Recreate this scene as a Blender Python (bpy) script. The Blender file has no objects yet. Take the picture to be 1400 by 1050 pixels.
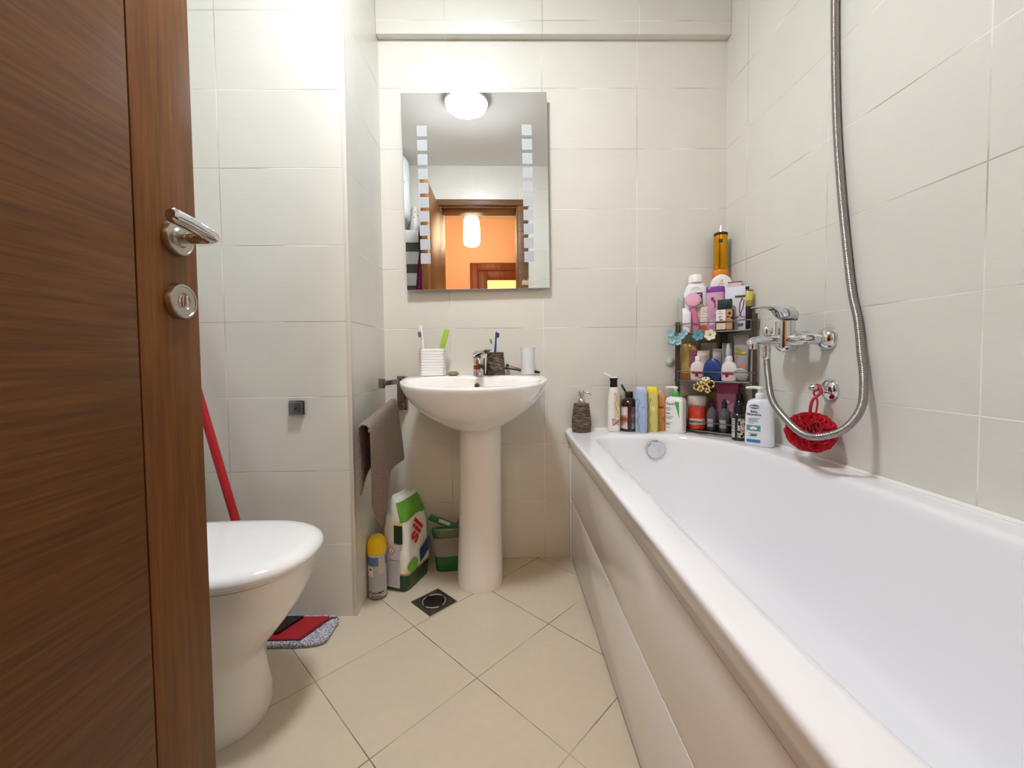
import bpy, bmesh, math, random
from math import sin, cos, pi, radians, hypot, atan2
from mathutils import Vector, Matrix
random.seed(4)
SC = bpy.context.scene
COL = SC.collection

# ------------------------------------------------------------------ helpers
def lin(h):
    h = h.lstrip('#')
    o = []
    for i in (0, 2, 4):
        c = int(h[i:i+2], 16) / 255
        o.append(c / 12.92 if c <= .04045 else ((c + .055) / 1.055) ** 2.4)
    return (*o, 1)

def newmat(name):
    m = bpy.data.materials.new(name); m.use_nodes = True
    return m, m.node_tree, m.node_tree.nodes['Principled BSDF']

MATS = {}
def mat(h, rough=.4, metal=0., coat=0., trans=0., alpha=1., bump=0., bscale=200., vary=0., ior=1.45, sss=0.):
    key = (h, rough, metal, coat, trans, alpha, bump, bscale, vary, sss)
    if key in MATS: return MATS[key]
    m, nt, b = newmat('finish_' + h.strip('#') + '_%d' % len(MATS))
    b.inputs['Base Color'].default_value = lin(h)
    b.inputs['Roughness'].default_value = rough
    b.inputs['Metallic'].default_value = metal
    b.inputs['Coat Weight'].default_value = coat
    b.inputs['Coat Roughness'].default_value = .05
    b.inputs['Transmission Weight'].default_value = trans
    b.inputs['IOR'].default_value = ior
    b.inputs['Alpha'].default_value = alpha
    if sss:
        b.inputs['Subsurface Weight'].default_value = sss
        b.inputs['Subsurface Radius'].default_value = (.01, .01, .01)
    tc = nt.nodes.new('ShaderNodeTexCoord')
    no = nt.nodes.new('ShaderNodeTexNoise'); no.inputs['Scale'].default_value = bscale; no.inputs['Detail'].default_value = 4
    nt.links.new(tc.outputs['Object'], no.inputs['Vector'])
    if bump:
        bp = nt.nodes.new('ShaderNodeBump'); bp.inputs['Strength'].default_value = bump; bp.inputs['Distance'].default_value = .004
        nt.links.new(no.outputs['Fac'], bp.inputs['Height']); nt.links.new(bp.outputs['Normal'], b.inputs['Normal'])
    if vary:
        hs = nt.nodes.new('ShaderNodeHueSaturation'); hs.inputs['Color'].default_value = lin(h)
        mr = nt.nodes.new('ShaderNodeMapRange')
        mr.inputs['From Min'].default_value = .25; mr.inputs['From Max'].default_value = .75
        mr.inputs['To Min'].default_value = 1 - vary; mr.inputs['To Max'].default_value = 1 + vary
        nt.links.new(no.outputs['Fac'], mr.inputs['Value']); nt.links.new(mr.outputs['Result'], hs.inputs['Value'])
        nt.links.new(hs.outputs['Color'], b.inputs['Base Color'])
    MATS[key] = m
    return m

def link_mesh(name, bm, m, parent=None, smooth=40, recalc=True):
    me = bpy.data.meshes.new(name)
    if recalc: bmesh.ops.recalc_face_normals(bm, faces=bm.faces)
    bm.to_mesh(me); bm.free()
    if smooth:
        for p in me.polygons: p.use_smooth = True
        me.set_sharp_from_angle(angle=radians(smooth))
    for x in (m if isinstance(m, (list, tuple)) else [m]): me.materials.append(x)
    o = bpy.data.objects.new(name, me); COL.objects.link(o)
    if parent: o.parent = parent
    return o
obj = link_mesh

def tag(o, label=None, cat=None, group=None, kind=None):
    if label: o['label'] = label
    if cat: o['category'] = cat
    if group: o['group'] = group
    if kind: o['kind'] = kind
    return o

def thing(name, label, cat, loc=(0, 0, 0), rotz=0., group=None):
    o = bpy.data.objects.new(name, None); COL.objects.link(o)
    o.empty_display_size = .05
    o.location = loc; o.rotation_euler = (0, 0, rotz)
    return tag(o, label, cat, group)

def place(o, loc, rotz=0.):
    o.location = loc; o.rotation_euler = (0, 0, rotz); return o

def struct(name, bm, m, parent=None, label=None, smooth=40):
    o = link_mesh(name, bm, m, parent, smooth)
    if not parent: o['kind'] = 'structure'
    if label: o['label'] = label
    return o

def NB(): return bmesh.new()

def add_box(bm, x0, x1, y0, y1, z0, z1, bev=0., seg=2, M=None):
    r = bmesh.ops.create_cube(bm, size=1)
    vs = r['verts']
    for v in vs:
        v.co = Vector(((x0+x1)/2 + v.co.x*(x1-x0), (y0+y1)/2 + v.co.y*(y1-y0), (z0+z1)/2 + v.co.z*(z1-z0)))
    if M: bmesh.ops.transform(bm, matrix=M, verts=vs)
    if bev:
        es = list({e for v in vs for e in v.link_edges})
        bmesh.ops.bevel(bm, geom=es, offset=bev, segments=seg, affect='EDGES', profile=.5)
    return bm

def box(x0, x1, y0, y1, z0, z1, bev=0., seg=2, M=None):
    return add_box(NB(), x0, x1, y0, y1, z0, z1, bev, seg, M)

def add_loops(bm, loops, cap0=True, cap1=True, closed=True):
    """skin a list of point loops (same length)"""
    vv = [[bm.verts.new(p) for p in L] for L in loops]
    n = len(loops[0])
    for a, b in zip(vv[:-1], vv[1:]):
        for i in range(n if closed else n-1):
            j = (i+1) % n
            bm.faces.new((a[i], a[j], b[j], b[i]))
    if cap0 and closed: bm.faces.new(vv[0][::-1])
    if cap1 and closed: bm.faces.new(vv[-1])
    return bm

def sell(rx, ry, n, z, cx=0, cy=0, seg=40):
    L = []
    for i in range(seg):
        t = 2*pi*i/seg
        c, s = cos(t), sin(t)
        L.append(Vector((cx + rx*math.copysign(abs(c)**(2/n), c), cy + ry*math.copysign(abs(s)**(2/n), s), z)))
    return L

def add_loft(bm, secs, seg=40, cap0=True, cap1=True):
    """secs: (z, rx, ry, n[, cx, cy])"""
    return add_loops(bm, [sell(s[1], s[2], s[3], s[0], *(s[4:6] if len(s) > 4 else (0, 0)), seg=seg) for s in secs], cap0, cap1)
def loft(secs, seg=40): return add_loft(NB(), secs, seg)

def add_lathe(bm, prof, seg=32, M=None, cap0=True, cap1=True):
    """prof: (r, z)"""
    loops = [[Vector((r*cos(2*pi*i/seg), r*sin(2*pi*i/seg), z)) for i in range(seg)] for r, z in prof]
    if M: loops = [[M @ p for p in L] for L in loops]
    return add_loops(bm, loops, cap0, cap1)
def lathe(prof, seg=32, M=None): return add_lathe(NB(), prof, seg, M)

def catmull(P, k=8, closed=False):
    P = [Vector(p) for p in P]; out = []
    n = len(P)
    rng = range(n if closed else n-1)
    for i in rng:
        p0 = P[(i-1) % n] if closed or i > 0 else P[0]*2 - P[1]
        p1 = P[i]; p2 = P[(i+1) % n]
        p3 = P[(i+2) % n] if closed or i+2 < n else P[-1]*2 - P[-2]
        for j in range(k):
            t = j/k
            out.append(.5*((2*p1) + (p2-p0)*t + (2*p0-5*p1+4*p2-p3)*t*t + (3*p1-p0-3*p2+p3)*t**3))
    if not closed: out.append(P[-1].copy())
    return out

def add_tube(bm, pts, r, seg=12, cap=True, closed=False):
    """r: number or function(i, n)"""
    pts = [Vector(p) for p in pts]; n = len(pts)
    T = []
    for i in range(n):
        a = pts[i-1] if (i > 0 or closed) else pts[i]; b = pts[(i+1) % n] if (i < n-1 or closed) else pts[i]
        d = (b-a); T.append(d.normalized() if d.length > 1e-9 else Vector((0, 0, 1)))
    u = T[0].orthogonal().normalized()
    loops = []
    for i in range(n):
        u = (u - T[i]*u.dot(T[i])).normalized()
        w = T[i].cross(u)
        rr = r(i, n) if callable(r) else r
        loops.append([pts[i] + (u*cos(2*pi*k/seg) + w*sin(2*pi*k/seg))*rr for k in range(seg)])
    if closed:
        loops.append(loops[0])
    return add_loops(bm, loops, cap and not closed, cap and not closed)
def tube(pts, r, seg=12, cap=True): return add_tube(NB(), pts, r, seg, cap)

def add_prism(bm, outline, z0, z1, M=None):
    a = [Vector((p[0], p[1], z0)) for p in outline]; b = [Vector((p[0], p[1], z1)) for p in outline]
    if M: a = [M @ p for p in a]; b = [M @ p for p in b]
    return add_loops(bm, [a, b])

def grid_xz(bm, x0, x1, z0, z1, kx=12, kz=2):
    vs = [[bm.verts.new((x0+(x1-x0)*i/kx, 0, z0+(z1-z0)*j/kz)) for i in range(kx+1)] for j in range(kz+1)]
    for j in range(kz):
        for i in range(kx):
            bm.faces.new((vs[j][i], vs[j][i+1], vs[j+1][i+1], vs[j+1][i]))
    return bm

def oval_xz(bm, cx, cz, rx, rz, k=24):
    c = bm.verts.new((cx, 0, cz))
    r = [bm.verts.new((cx+rx*cos(2*pi*i/k), 0, cz+rz*sin(2*pi*i/k))) for i in range(k)]
    for i in range(k): bm.faces.new((c, r[i], r[(i+1) % k]))
    return bm

def poly_xz(bm, pts):
    bm.faces.new([bm.verts.new((p[0], 0, p[1])) for p in pts]); return bm

def stroke_xz(bm, pts, w):
    pts = [Vector((p[0], 0, p[1])) for p in pts]
    L, R = [], []
    for i, p in enumerate(pts):
        d = (pts[min(i+1, len(pts)-1)] - pts[max(i-1, 0)])
        n = Vector((-d.z, 0, d.x)).normalized()*w/2
        L.append(bm.verts.new(p+n)); R.append(bm.verts.new(p-n))
    for i in range(len(pts)-1): bm.faces.new((L[i], R[i], R[i+1], L[i+1]))
    return bm

def text_xz(s, size, cx=0, cz=0, rot=0., bold=.0, sx=1.):
    cu = bpy.data.curves.new('lettering', 'FONT'); cu.body = s; cu.size = size
    cu.align_x = 'CENTER'; cu.align_y = 'CENTER'; cu.offset = bold; cu.resolution_u = 3
    o = bpy.data.objects.new('lettering', cu); COL.objects.link(o)
    me = bpy.data.meshes.new_from_object(o)
    bpy.data.objects.remove(o); bpy.data.curves.remove(cu)
    bm = NB(); bm.from_mesh(me); bpy.data.meshes.remove(me)
    for v in bm.verts:
        x, z = v.co.x*sx, v.co.y
        v.co = Vector((cx + x*cos(rot) - z*sin(rot), 0, cz + x*sin(rot) + z*cos(rot)))
    return bm

def onto(bm, rx, ry, n, off=.0006, face='F'):
    """press flat artwork (x, z) onto the -y side of a superellipse body; face R/L turns it to the +x / -x side"""
    for v in bm.verts:
        a, b = (rx, ry) if face in 'FB' else (ry, rx)
        x = v.co.x
        q = min(abs(x)/a, .999)
        y = -b*(1-q**n)**(1/n) - off
        if face == 'F': v.co.x, v.co.y = x, y
        elif face == 'R': v.co.x, v.co.y = -y, x
        elif face == 'L': v.co.x, v.co.y = y, -x
    return bm
def decal(name, bm, m, parent, rx, ry, n=2, off=.0006, face='F', label=None):
    o = link_mesh(name, onto(bm, rx, ry, n, off, face), m, parent, smooth=0, recalc=False)
    if label: o['label'] = label
    return o
def sq(x0, x1, z0, z1, k=12): return grid_xz(NB(), x0, x1, z0, z1, k)
def lines(x0, x1, zs, h, k=6):
    bm = NB()
    for z, f in zs: grid_xz(bm, x0, x0+(x1-x0)*f, z, z+h, k, 1)
    return bm

# ------------------------------------------------------------------ materials
def math_node(nt, op, a, b=None, c=None):
    n = nt.nodes.new('ShaderNodeMath'); n.operation = op
    for i, v in enumerate((a, b, c)):
        if v is None: continue
        if isinstance(v, (int, float)): n.inputs[i].default_value = v
        else: nt.links.new(v, n.inputs[i])
    return n.outputs[0]

def tile_material(name, u_expr, v_expr, tw, th, base, grout, g=.003, rough=.3, diag=False, streak=True, dark_lines=.35):
    """u_expr/v_expr: (ax, ay, az, offset) in metres, tiles tw x th"""
    m, nt, b = newmat(name)
    tc = nt.nodes.new('ShaderNodeTexCoord'); sp = nt.nodes.new('ShaderNodeSeparateXYZ')
    nt.links.new(tc.outputs['Object'], sp.inputs[0])
    def expr(e):
        s = math_node(nt, 'MULTIPLY', sp.outputs[0], e[0])
        s = math_node(nt, 'MULTIPLY_ADD', sp.outputs[1], e[1], s)
        s = math_node(nt, 'MULTIPLY_ADD', sp.outputs[2], e[2], s)
        return math_node(nt, 'ADD', s, e[3])
    u = math_node(nt, 'DIVIDE', expr(u_expr), tw); v = math_node(nt, 'DIVIDE', expr(v_expr), th)
    du = math_node(nt, 'MULTIPLY', math_node(nt, 'PINGPONG', u, .5), tw)
    dv = math_node(nt, 'MULTIPLY', math_node(nt, 'PINGPONG', v, .5), th)
    d = math_node(nt, 'MINIMUM', du, dv)
    mr = nt.nodes.new('ShaderNodeMapRange'); mr.interpolation_type = 'SMOOTHSTEP'
    mr.inputs['From Min'].default_value = g*.35; mr.inputs['From Max'].default_value = g*.65
    nt.links.new(d, mr.inputs['Value'])
    # tile tint, one tone per tile
    cb = nt.nodes.new('ShaderNodeCombineXYZ')
    nt.links.new(math_node(nt, 'FLOOR', u), cb.inputs[0]); nt.links.new(math_node(nt, 'FLOOR', v), cb.inputs[1])
    wn = nt.nodes.new('ShaderNodeTexWhiteNoise'); nt.links.new(cb.outputs[0], wn.inputs['Vector'])
    # fine woven streaks along the tile and soft clouds
    cs = nt.nodes.new('ShaderNodeCombineXYZ')
    nt.links.new(math_node(nt, 'MULTIPLY', u, 9. if streak else 14.), cs.inputs[0])
    nt.links.new(math_node(nt, 'MULTIPLY', v, 110. if streak else 14.), cs.inputs[1])
    n1 = nt.nodes.new('ShaderNodeTexNoise'); n1.inputs['Scale'].default_value = 1.; n1.inputs['Detail'].default_value = 5
    nt.links.new(cs.outputs[0], n1.inputs['Vector'])
    n2 = nt.nodes.new('ShaderNodeTexNoise'); n2.inputs['Scale'].default_value = 7.; n2.inputs['Detail'].default_value = 6
    nt.links.new(tc.outputs['Object'], n2.inputs['Vector'])
    val = math_node(nt, 'MULTIPLY_ADD', wn.outputs['Value'], .03, .885)
    val = math_node(nt, 'MULTIPLY_ADD', n1.outputs['Fac'], .10, val)
    val = math_node(nt, 'MULTIPLY_ADD', n2.outputs['Fac'], .10, val)
    hs = nt.nodes.new('ShaderNodeHueSaturation'); hs.inputs['Color'].default_value = lin(base)
    nt.links.new(val, hs.inputs['Value'])
    # grout: pale with darker stretches
    n3 = nt.nodes.new('ShaderNodeTexNoise'); n3.inputs['Scale'].default_value = 4.5; n3.inputs['Detail'].default_value = 3
    nt.links.new(tc.outputs['Object'], n3.inputs['Vector'])
    gm = nt.nodes.new('ShaderNodeMapRange'); gm.inputs['From Min'].default_value = .5-dark_lines*.3; gm.inputs['From Max'].default_value = .62
    gm.inputs['To Min'].default_value = 0; gm.inputs['To Max'].default_value = 1
    nt.links.new(n3.outputs['Fac'], gm.inputs['Value'])
    gmix = nt.nodes.new('ShaderNodeMix'); gmix.data_type = 'RGBA'
    gmix.inputs['A'].default_value = lin(grout[0]); gmix.inputs['B'].default_value = lin(grout[1])
    nt.links.new(gm.outputs['Result'], gmix.inputs['Factor'])
    mix = nt.nodes.new('ShaderNodeMix'); mix.data_type = 'RGBA'
    nt.links.new(mr.outputs['Result'], mix.inputs['Factor'])
    nt.links.new(gmix.outputs['Result'], mix.inputs['A']); nt.links.new(hs.outputs['Color'], mix.inputs['B'])
    nt.links.new(mix.outputs['Result'], b.inputs['Base Color'])
    rr = nt.nodes.new('ShaderNodeMapRange'); rr.inputs['To Min'].default_value = .75; rr.inputs['To Max'].default_value = rough
    nt.links.new(mr.outputs['Result'], rr.inputs['Value']); nt.links.new(rr.outputs['Result'], b.inputs['Roughness'])
    h = math_node(nt, 'MULTIPLY_ADD', n1.outputs['Fac'], .10, mr.outputs['Result'])
    bp = nt.nodes.new('ShaderNodeBump'); bp.inputs['Strength'].default_value = .5; bp.inputs['Distance'].default_value = .0012
    nt.links.new(h, bp.inputs['Height']); nt.links.new(bp.outputs['Normal'], b.inputs['Normal'])
    return m

def wood_material(name, stretch, dark, mid, light, rough=.42):
    m, nt, b = newmat(name)
    tc = nt.nodes.new('ShaderNodeTexCoord'); mp = nt.nodes.new('ShaderNodeMapping'); mp.inputs['Scale'].default_value = stretch
    nt.links.new(tc.outputs['Object'], mp.inputs['Vector'])
    n1 = nt.nodes.new('ShaderNodeTexNoise'); n1.inputs['Scale'].default_value = 1; n1.inputs['Detail'].default_value = 7; n1.inputs['Roughness'].default_value = .65
    nt.links.new(mp.outputs['Vector'], n1.inputs['Vector'])
    cr = nt.nodes.new('ShaderNodeValToRGB'); e = cr.color_ramp.elements
    e[0].position = .3; e[0].color = lin(dark); e[1].position = .72; e[1].color = lin(light)
    x = e.new(.5); x.color = lin(mid)
    nt.links.new(n1.outputs['Fac'], cr.inputs['Fac']); nt.links.new(cr.outputs['Color'], b.inputs['Base Color'])
    b.inputs['Roughness'].default_value = rough; b.inputs['Specular IOR Level'].default_value = .3
    bp = nt.nodes.new('ShaderNodeBump'); bp.inputs['Strength'].default_value = .25; bp.inputs['Distance'].default_value = .001
    nt.links.new(n1.outputs['Fac'], bp.inputs['Height']); nt.links.new(bp.outputs['Normal'], b.inputs['Normal'])
    return m

def band_material(name, stops, axis=2, rough=.35, noise=0., nscale=30.):
    """horizontal printed bands: stops = [(z, hex), ...] constant steps"""
    m, nt, b = newmat(name)
    tc = nt.nodes.new('ShaderNodeTexCoord'); sp = nt.nodes.new('ShaderNodeSeparateXYZ'); nt.links.new(tc.outputs['Object'], sp.inputs[0])
    v = sp.outputs[axis]
    if noise:
        no = nt.nodes.new('ShaderNodeTexNoise'); no.inputs['Scale'].default_value = nscale
        nt.links.new(tc.outputs['Object'], no.inputs['Vector'])
        v = math_node(nt, 'MULTIPLY_ADD', math_node(nt, 'SUBTRACT', no.outputs['Fac'], .5), noise, v)
    lo, hi = stops[0][0], stops[-1][0] + .02
    mr = nt.nodes.new('ShaderNodeMapRange'); mr.inputs['From Min'].default_value = lo; mr.inputs['From Max'].default_value = hi
    nt.links.new(v, mr.inputs['Value'])
    cr = nt.nodes.new('ShaderNodeValToRGB'); cr.color_ramp.interpolation = 'CONSTANT'
    e = cr.color_ramp.elements
    while len(e) < len(stops): e.new(.5)
    for el, (z, h) in zip(sorted(e, key=lambda q: q.position), stops): el.position = 0
    for i, (z, h) in enumerate(stops):
        e[i].position = (z-lo)/(hi-lo); e[i].color = lin(h)
    nt.links.new(mr.outputs['Result'], cr.inputs['Fac']); nt.links.new(cr.outputs['Color'], b.inputs['Base Color'])
    b.inputs['Roughness'].default_value = rough
    return m

def emit_material(name, h, strength):
    m, nt, b = newmat(name)
    b.inputs['Base Color'].default_value = lin(h)
    b.inputs['Emission Color'].default_value = lin(h); b.inputs['Emission Strength'].default_value = strength
    return m

D, XR, YP, XU = 1.7466, .9313, 1.3652, -.5297        # back wall, right wall, boxed column front / side
XL, YF, ZC = -1.22, -.09, 2.44                       # left wall, front wall, ceiling
TILE, GROUT = '#dcdad1', ('#f1efe9', '#b8b0a4')
M_back = tile_material('tiles_back', (1, 0, 0, .2502), (0, 0, 1, 0), .4, .25, TILE, GROUT)
M_right = tile_material('tiles_right', (0, 1, 0, -1.5949), (0, 0, 1, 0), .4, .25, TILE, GROUT)
M_col = tile_material('tiles_column', (1, 0, 0, .5411+.4), (0, 0, 1, 0), .4, .25, TILE, GROUT)
M_colside = tile_material('tiles_column_side', (0, 1, 0, -YP-.002+.4), (0, 0, 1, 0), .4, .25, TILE, GROUT)
M_left = tile_material('tiles_left', (0, 1, 0, 0), (0, 0, 1, 0), .4, .25, TILE, GROUT)
M_floor = tile_material('tiles_floor', (.70711, .70711, 0, (.102-1.084)*.70711), (-.70711, .70711, 0, (-.102-1.084)*.70711), .3105, .3105, '#d3c6b1', ('#ddd2bf', '#75685a'), g=.0029, rough=.38, streak=False, dark_lines=.9)
M_ceil = mat('#e9e8e4', .8, bump=.05, bscale=60)
M_orange = mat('#fbd2ac', .7, bump=.04, bscale=80)
W_DARK, W_MID, W_LIGHT = '#4c2c14', '#6f441f', '#8a5a2c'
M_woodH = wood_material('door_wood_across', (60, 7, 170), '#4f2f10', '#653d17', '#774b1f')
M_woodV = wood_material('door_wood_upright', (150, 150, 7), '#613a15', '#73471b', '#825322')
M_ceramic = mat('#f3f1ee', .07, coat=.4)
M_acryl = mat('#f1f1f4', .12, coat=.3)
M_panel = mat('#ebe8e4', .13, coat=.3)
M_chrome = mat('#d9dadc', .07, metal=1)
M_steel = mat('#b2aba2', .28, metal=1)
M_darkmetal = mat('#5d5853', .35, metal=.85)
M_white = mat('#f1f0ef', .35, vary=.02)
M_black = mat('#141313', .3, vary=.05)

# ------------------------------------------------------------------ the setting
struct('wall_back', box(XL, XR+.1, D, D+.1, 0, 2.6), M_back)
struct('trim_1', box(XU, XR, D-.032, D+.0, 2.196, ZC+.02, .004), M_back, label='tiled ledge running along the top of the back wall')
struct('wall_right', box(XR, XR+.1, YF-.2, D+.1, 0, 2.6), M_right)
struct('wall_left', box(XL-.1, XL, YF-.2, D+.1, 0, 2.6), M_left)
bm = NB(); add_box(bm, XL, XU, YP, D+.02, 0, ZC+.05)
col = link_mesh('wall_column', bm, [M_col, M_colside], smooth=0); col['kind'] = 'structure'
for p in col.data.polygons:
    if p.normal.x > .5: p.material_index = 1
struct('trim_2', box(XU-.013, XU+.0012, YP-.0012, YP+.013, 0, ZC, .001), mat('#d8d3ca', .35), label='pale corner strip on the boxed column')
struct('floor', box(XL-.1, XR+.1, -2.1, D+.1, -.08, 0), M_floor)
struct('ceiling', box(XL-.1, XR+.1, YF-.2, D+.1, ZC, ZC+.08), M_ceil)
OX0, OX1, OZ = -.535, .14, 2.115                       # door opening
bm = NB()
add_box(bm, XL-.1, OX0, YF-.2, YF, 0, 2.6); add_box(bm, OX1, XR+.1, YF-.2, YF, 0, 2.6); add_box(bm, OX0, OX1, YF-.2, YF, OZ, 2.6)
wf = link_mesh('wall_front', bm, [M_back, M_orange], smooth=0); wf['kind'] = 'structure'
for p in wf.data.polygons:
    if p.normal.y < -.5: p.material_index = 1
struct('wall_hall_back', box(-1.6, 1.6, -2.1, -1.9, 0, 2.6), M_orange)
struct('wall_hall_left', box(-1.7, -1.32, -2.0, YF-.2, 0, 2.6), M_orange)
struct('wall_hall_right', box(1.4, 1.6, -2.0, YF-.2, 0, 2.6), M_orange)
struct('ceiling_hall', box(-1.7, 1.6, -2.1, YF-.2, 2.56, 2.64), M_ceil)

# door_1: the open bathroom door, hinged on the left
LX0, LX1, LY0, LY1 = -.55, -.51, YF+.02, .6715
door = bpy.data.objects.new('door_1', None); COL.objects.link(door)
tag(door, 'open brown wooden bathroom door with chrome lever handle', kind='structure')
ST = .1095
obj('door_panel', box(LX0, LX1, LY0+.1, LY1-ST-.0022, .012, 2.05, .0015), M_woodH, door)
obj('stile', box(LX0, LX1, LY1-ST, LY1, .012, 2.05, .002), M_woodV, door)
obj('stile', box(LX0, LX1, LY0, LY0+.098, .012, 2.05, .002), M_woodV, door)
obj('groove_shade', box(LX0+.004, LX1-.003, LY0+.05, LY1-.05, .02, 2.04), mat('#20140b', .8), door)['label'] = 'dark backing painted as shade in the groove between panel and stile'  # near-black backing stands in for the shade inside the groove
def handle_side(sgn, xf):
    RY = Matrix.Rotation(sgn*pi/2, 4, 'Y')
    hd = obj('door_handle', lathe([(.0265, 0), (.0265, .006), (.0255, .009), (.0235, .0095), (.023, .0085), (.015, .0085), (.0125, .011), (.0125, .012)], 40,
             Matrix.Translation((xf, .629, 1.061)) @ RY), M_steel, door)
    hd['label'] = 'satin steel rosette of the lever handle'
    x1 = xf + sgn*.060
    pts = catmull([(xf, .629, 1.061), (xf+sgn*.03, .630, 1.061), (x1-sgn*.010, .6315, 1.061), (x1-sgn*.001, .624, 1.0615), (x1+sgn*.0, .606, 1.063), (x1-sgn*.001, .575, 1.067), (x1-sgn*.002, .548, 1.069)], 8)
    nn = len(pts)
    lv = NB(); add_tube(lv, pts, lambda i, n: .0085 + .0015*min(1, max(0, (i/n-.35)*3)) - (.003 if i > n-2 else 0), 20)
    obj('lever', lv, M_chrome, hd)
    lk = obj('lock_rosette', lathe([(.0265, 0), (.0265, .007), (.0255, .010), (.0225, .0105), (.0218, .0095), (.013, .0095), (.012, .0075)], 40,
             Matrix.Translation((xf, .629, .966)) @ RY), M_steel, door)
    tb = NB(); add_lathe(tb, [(.0098, 0), (.0098, .008), (.009, .009)], 24, Matrix.Translation((xf, .629, .966)) @ RY)
    add_box(tb, xf+sgn*.008 if sgn > 0 else xf+sgn*.0145, xf+sgn*.0145 if sgn > 0 else xf+sgn*.008, .6275, .6305, .957, .975, .0006)
    obj('thumb_turn', tb, M_chrome, lk)
handle_side(1, LX1); handle_side(-1, LX0)
# frame around the opening
fr = NB()
for x0, x1 in ((OX0-.0, OX0+.022), (OX1-.022, OX1)):
    add_box(fr, x0, x1, YF-.205, YF+.005, 0, OZ, .003)
add_box(fr, OX0+.022, OX1-.022, YF-.205, YF+.005, OZ-.022, OZ, .003)
frame = obj('door_frame', fr, M_woodV, door)
cs = NB()
for ys in ((YF, YF+.018), (YF-.218, YF-.2)):
    add_box(cs, OX0-.075 if ys[0] < YF-.1 else OX0-.06, OX0+.008, ys[0], ys[1], 0, OZ+.0, .004)
    add_box(cs, OX1-.008, OX1+.075, ys[0], ys[1], 0, OZ+.0, .004)
    add_box(cs, OX0-.08, OX1+.08, ys[0], ys[1]+.006 if ys[0] > YF-.1 else ys[1], OZ-.008, OZ+.045, .006)
obj('door_casing', cs, wood_material('casing_wood', (3, 60, 60), '#563721', '#6f4a2e', '#846039'), door)

# door_2: the glazed door across the hall, seen in the mirror
d2 = bpy.data.objects.new('door_2', None); COL.objects.link(d2)
tag(d2, 'wooden hall door with yellow glass seen in the mirror', kind='structure')
HX0, HX1 = -.40, .55
M_wred = wood_material('hall_door_wood', (60, 60, 3), '#5a2a12', '#7c401d', '#93522a')
bm = NB(); add_box(bm, HX0, HX0+.10, -1.9, -1.86, 0, 2.0, .006); add_box(bm, HX1-.1, HX1, -1.9, -1.86, 0, 2.0, .006); add_box(bm, HX0+.1, HX1-.1, -1.9, -1.86, 1.9, 2.0, .006)
obj('door_frame', bm, M_wred, d2)
bm = NB(); add_box(bm, HX0+.1, HX0+.22, -1.895, -1.875, .01, 1.9, .004); add_box(bm, HX1-.22, HX1-.1, -1.895, -1.875, .01, 1.9, .004)
add_box(bm, HX0+.22, HX1-.22, -1.895, -1.875, 1.78, 1.9, .004); add_box(bm, HX0+.22, HX1-.22, -1.895, -1.875, .01, .6, .004)
obj('door_panel', bm, M_wred, d2)
obj('glass_pane', box(HX0+.21, HX1-.21, -1.892, -1.884, .59, 1.79), emit_material('glowing_glass', '#ffd98a', 1.1), d2)['label'] = 'yellow glass pane with its glow put into the material'  # glow is emission added to the pane, which is no lamp

# ------------------------------------------------------------------ lamps
lamp = thing('ceiling_light', 'round white dome light on the bathroom ceiling, glowing in the mirror', 'ceiling light', (-.225, .83, ZC))
obj('base_ring', lathe([(.135, 0), (.135, -.022), (.128, -.026), (.10, -.026)], 48), mat('#c9c9c9', .3, metal=.6), lamp)
obj('diffuser', lathe([(.127, -.0262), (.124, -.040), (.110, -.056), (.08, -.066), (.04, -.071), (.005, -.072)], 48), emit_material('lamp_glow', '#f3f8ff', 145.), lamp)
pend = thing('pendant_lamp', 'glowing glass jar pendant hanging in the orange hall, seen in the mirror', 'pendant lamp', (-.32, -1.02, 2.0))
obj('lamp_shade', lathe([(.03, .0), (.07, .01), (.086, .04), (.088, .1), (.086, .2), (.08, .26), (.07, .30)], 32), emit_material('pendant_glow', '#ffe0b8', 36.), pend)
bm = NB(); add_lathe(bm, [(.02, .30), (.071, .301), (.066, .318), (.02, .33)], 24); obj('cap', bm, M_darkmetal, pend)
net = NB()
for k in range(14):
    a = 2*pi*k/14
    add_tube(net, [(.089*cos(a+s*t*.9), .089*sin(a+s*t*.9), .30-t*.11) for s in (1,) for t in (0, .25, .5, .75, 1)], .0018, 5)
    add_tube(net, [(.089*cos(a-t*.9), .089*sin(a-t*.9), .30-t*.11) for t in (0, .25, .5, .75, 1)], .0018, 5)
obj('wire_net', net, M_darkmetal, pend)
obj('cord', tube([(0, 0, .32), (0, 0, .56)], .003, 8), M_black, pend)

def facing(x, y): return atan2(-(x+.014), y)

# ------------------------------------------------------------------ mirror
mir = thing('wall_mirror', 'frameless rectangular mirror with two columns of frosted squares', 'mirror', (-.128, 1.7135, 1.5595))
mir.rotation_euler = (.012, -.012, .008)
m, nt, b = newmat('silvered_glass'); b.inputs['Base Color'].default_value = (.86, .87, .86, 1); b.inputs['Metallic'].default_value = 1; b.inputs['Roughness'].default_value = 0
obj('mirror_glass', box(-.298, .298, -.003, .002, -.398, .398, .0008, 1), m, mir)
obj('backing', box(-.26, .26, .002, .014, -.36, .36), mat('#5c5652', .6), mir)
M_frost = mat('#b7bdc3', .55)
for cx in (-.2165, .2135):
    bm = NB()
    for k in range(10):
        add_box(bm, cx-.0205, cx+.0205, -.0034, -.0028, .268-.0572*k-.043, .268-.0572*k)
    obj('frosted_column', bm, M_frost, mir)
bm = NB()
for k in range(9): add_box(bm, .182+.006*k, .1865+.006*k, -.0034, -.0028, -.384, -.366+.003*(k % 3 == 1))
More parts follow.
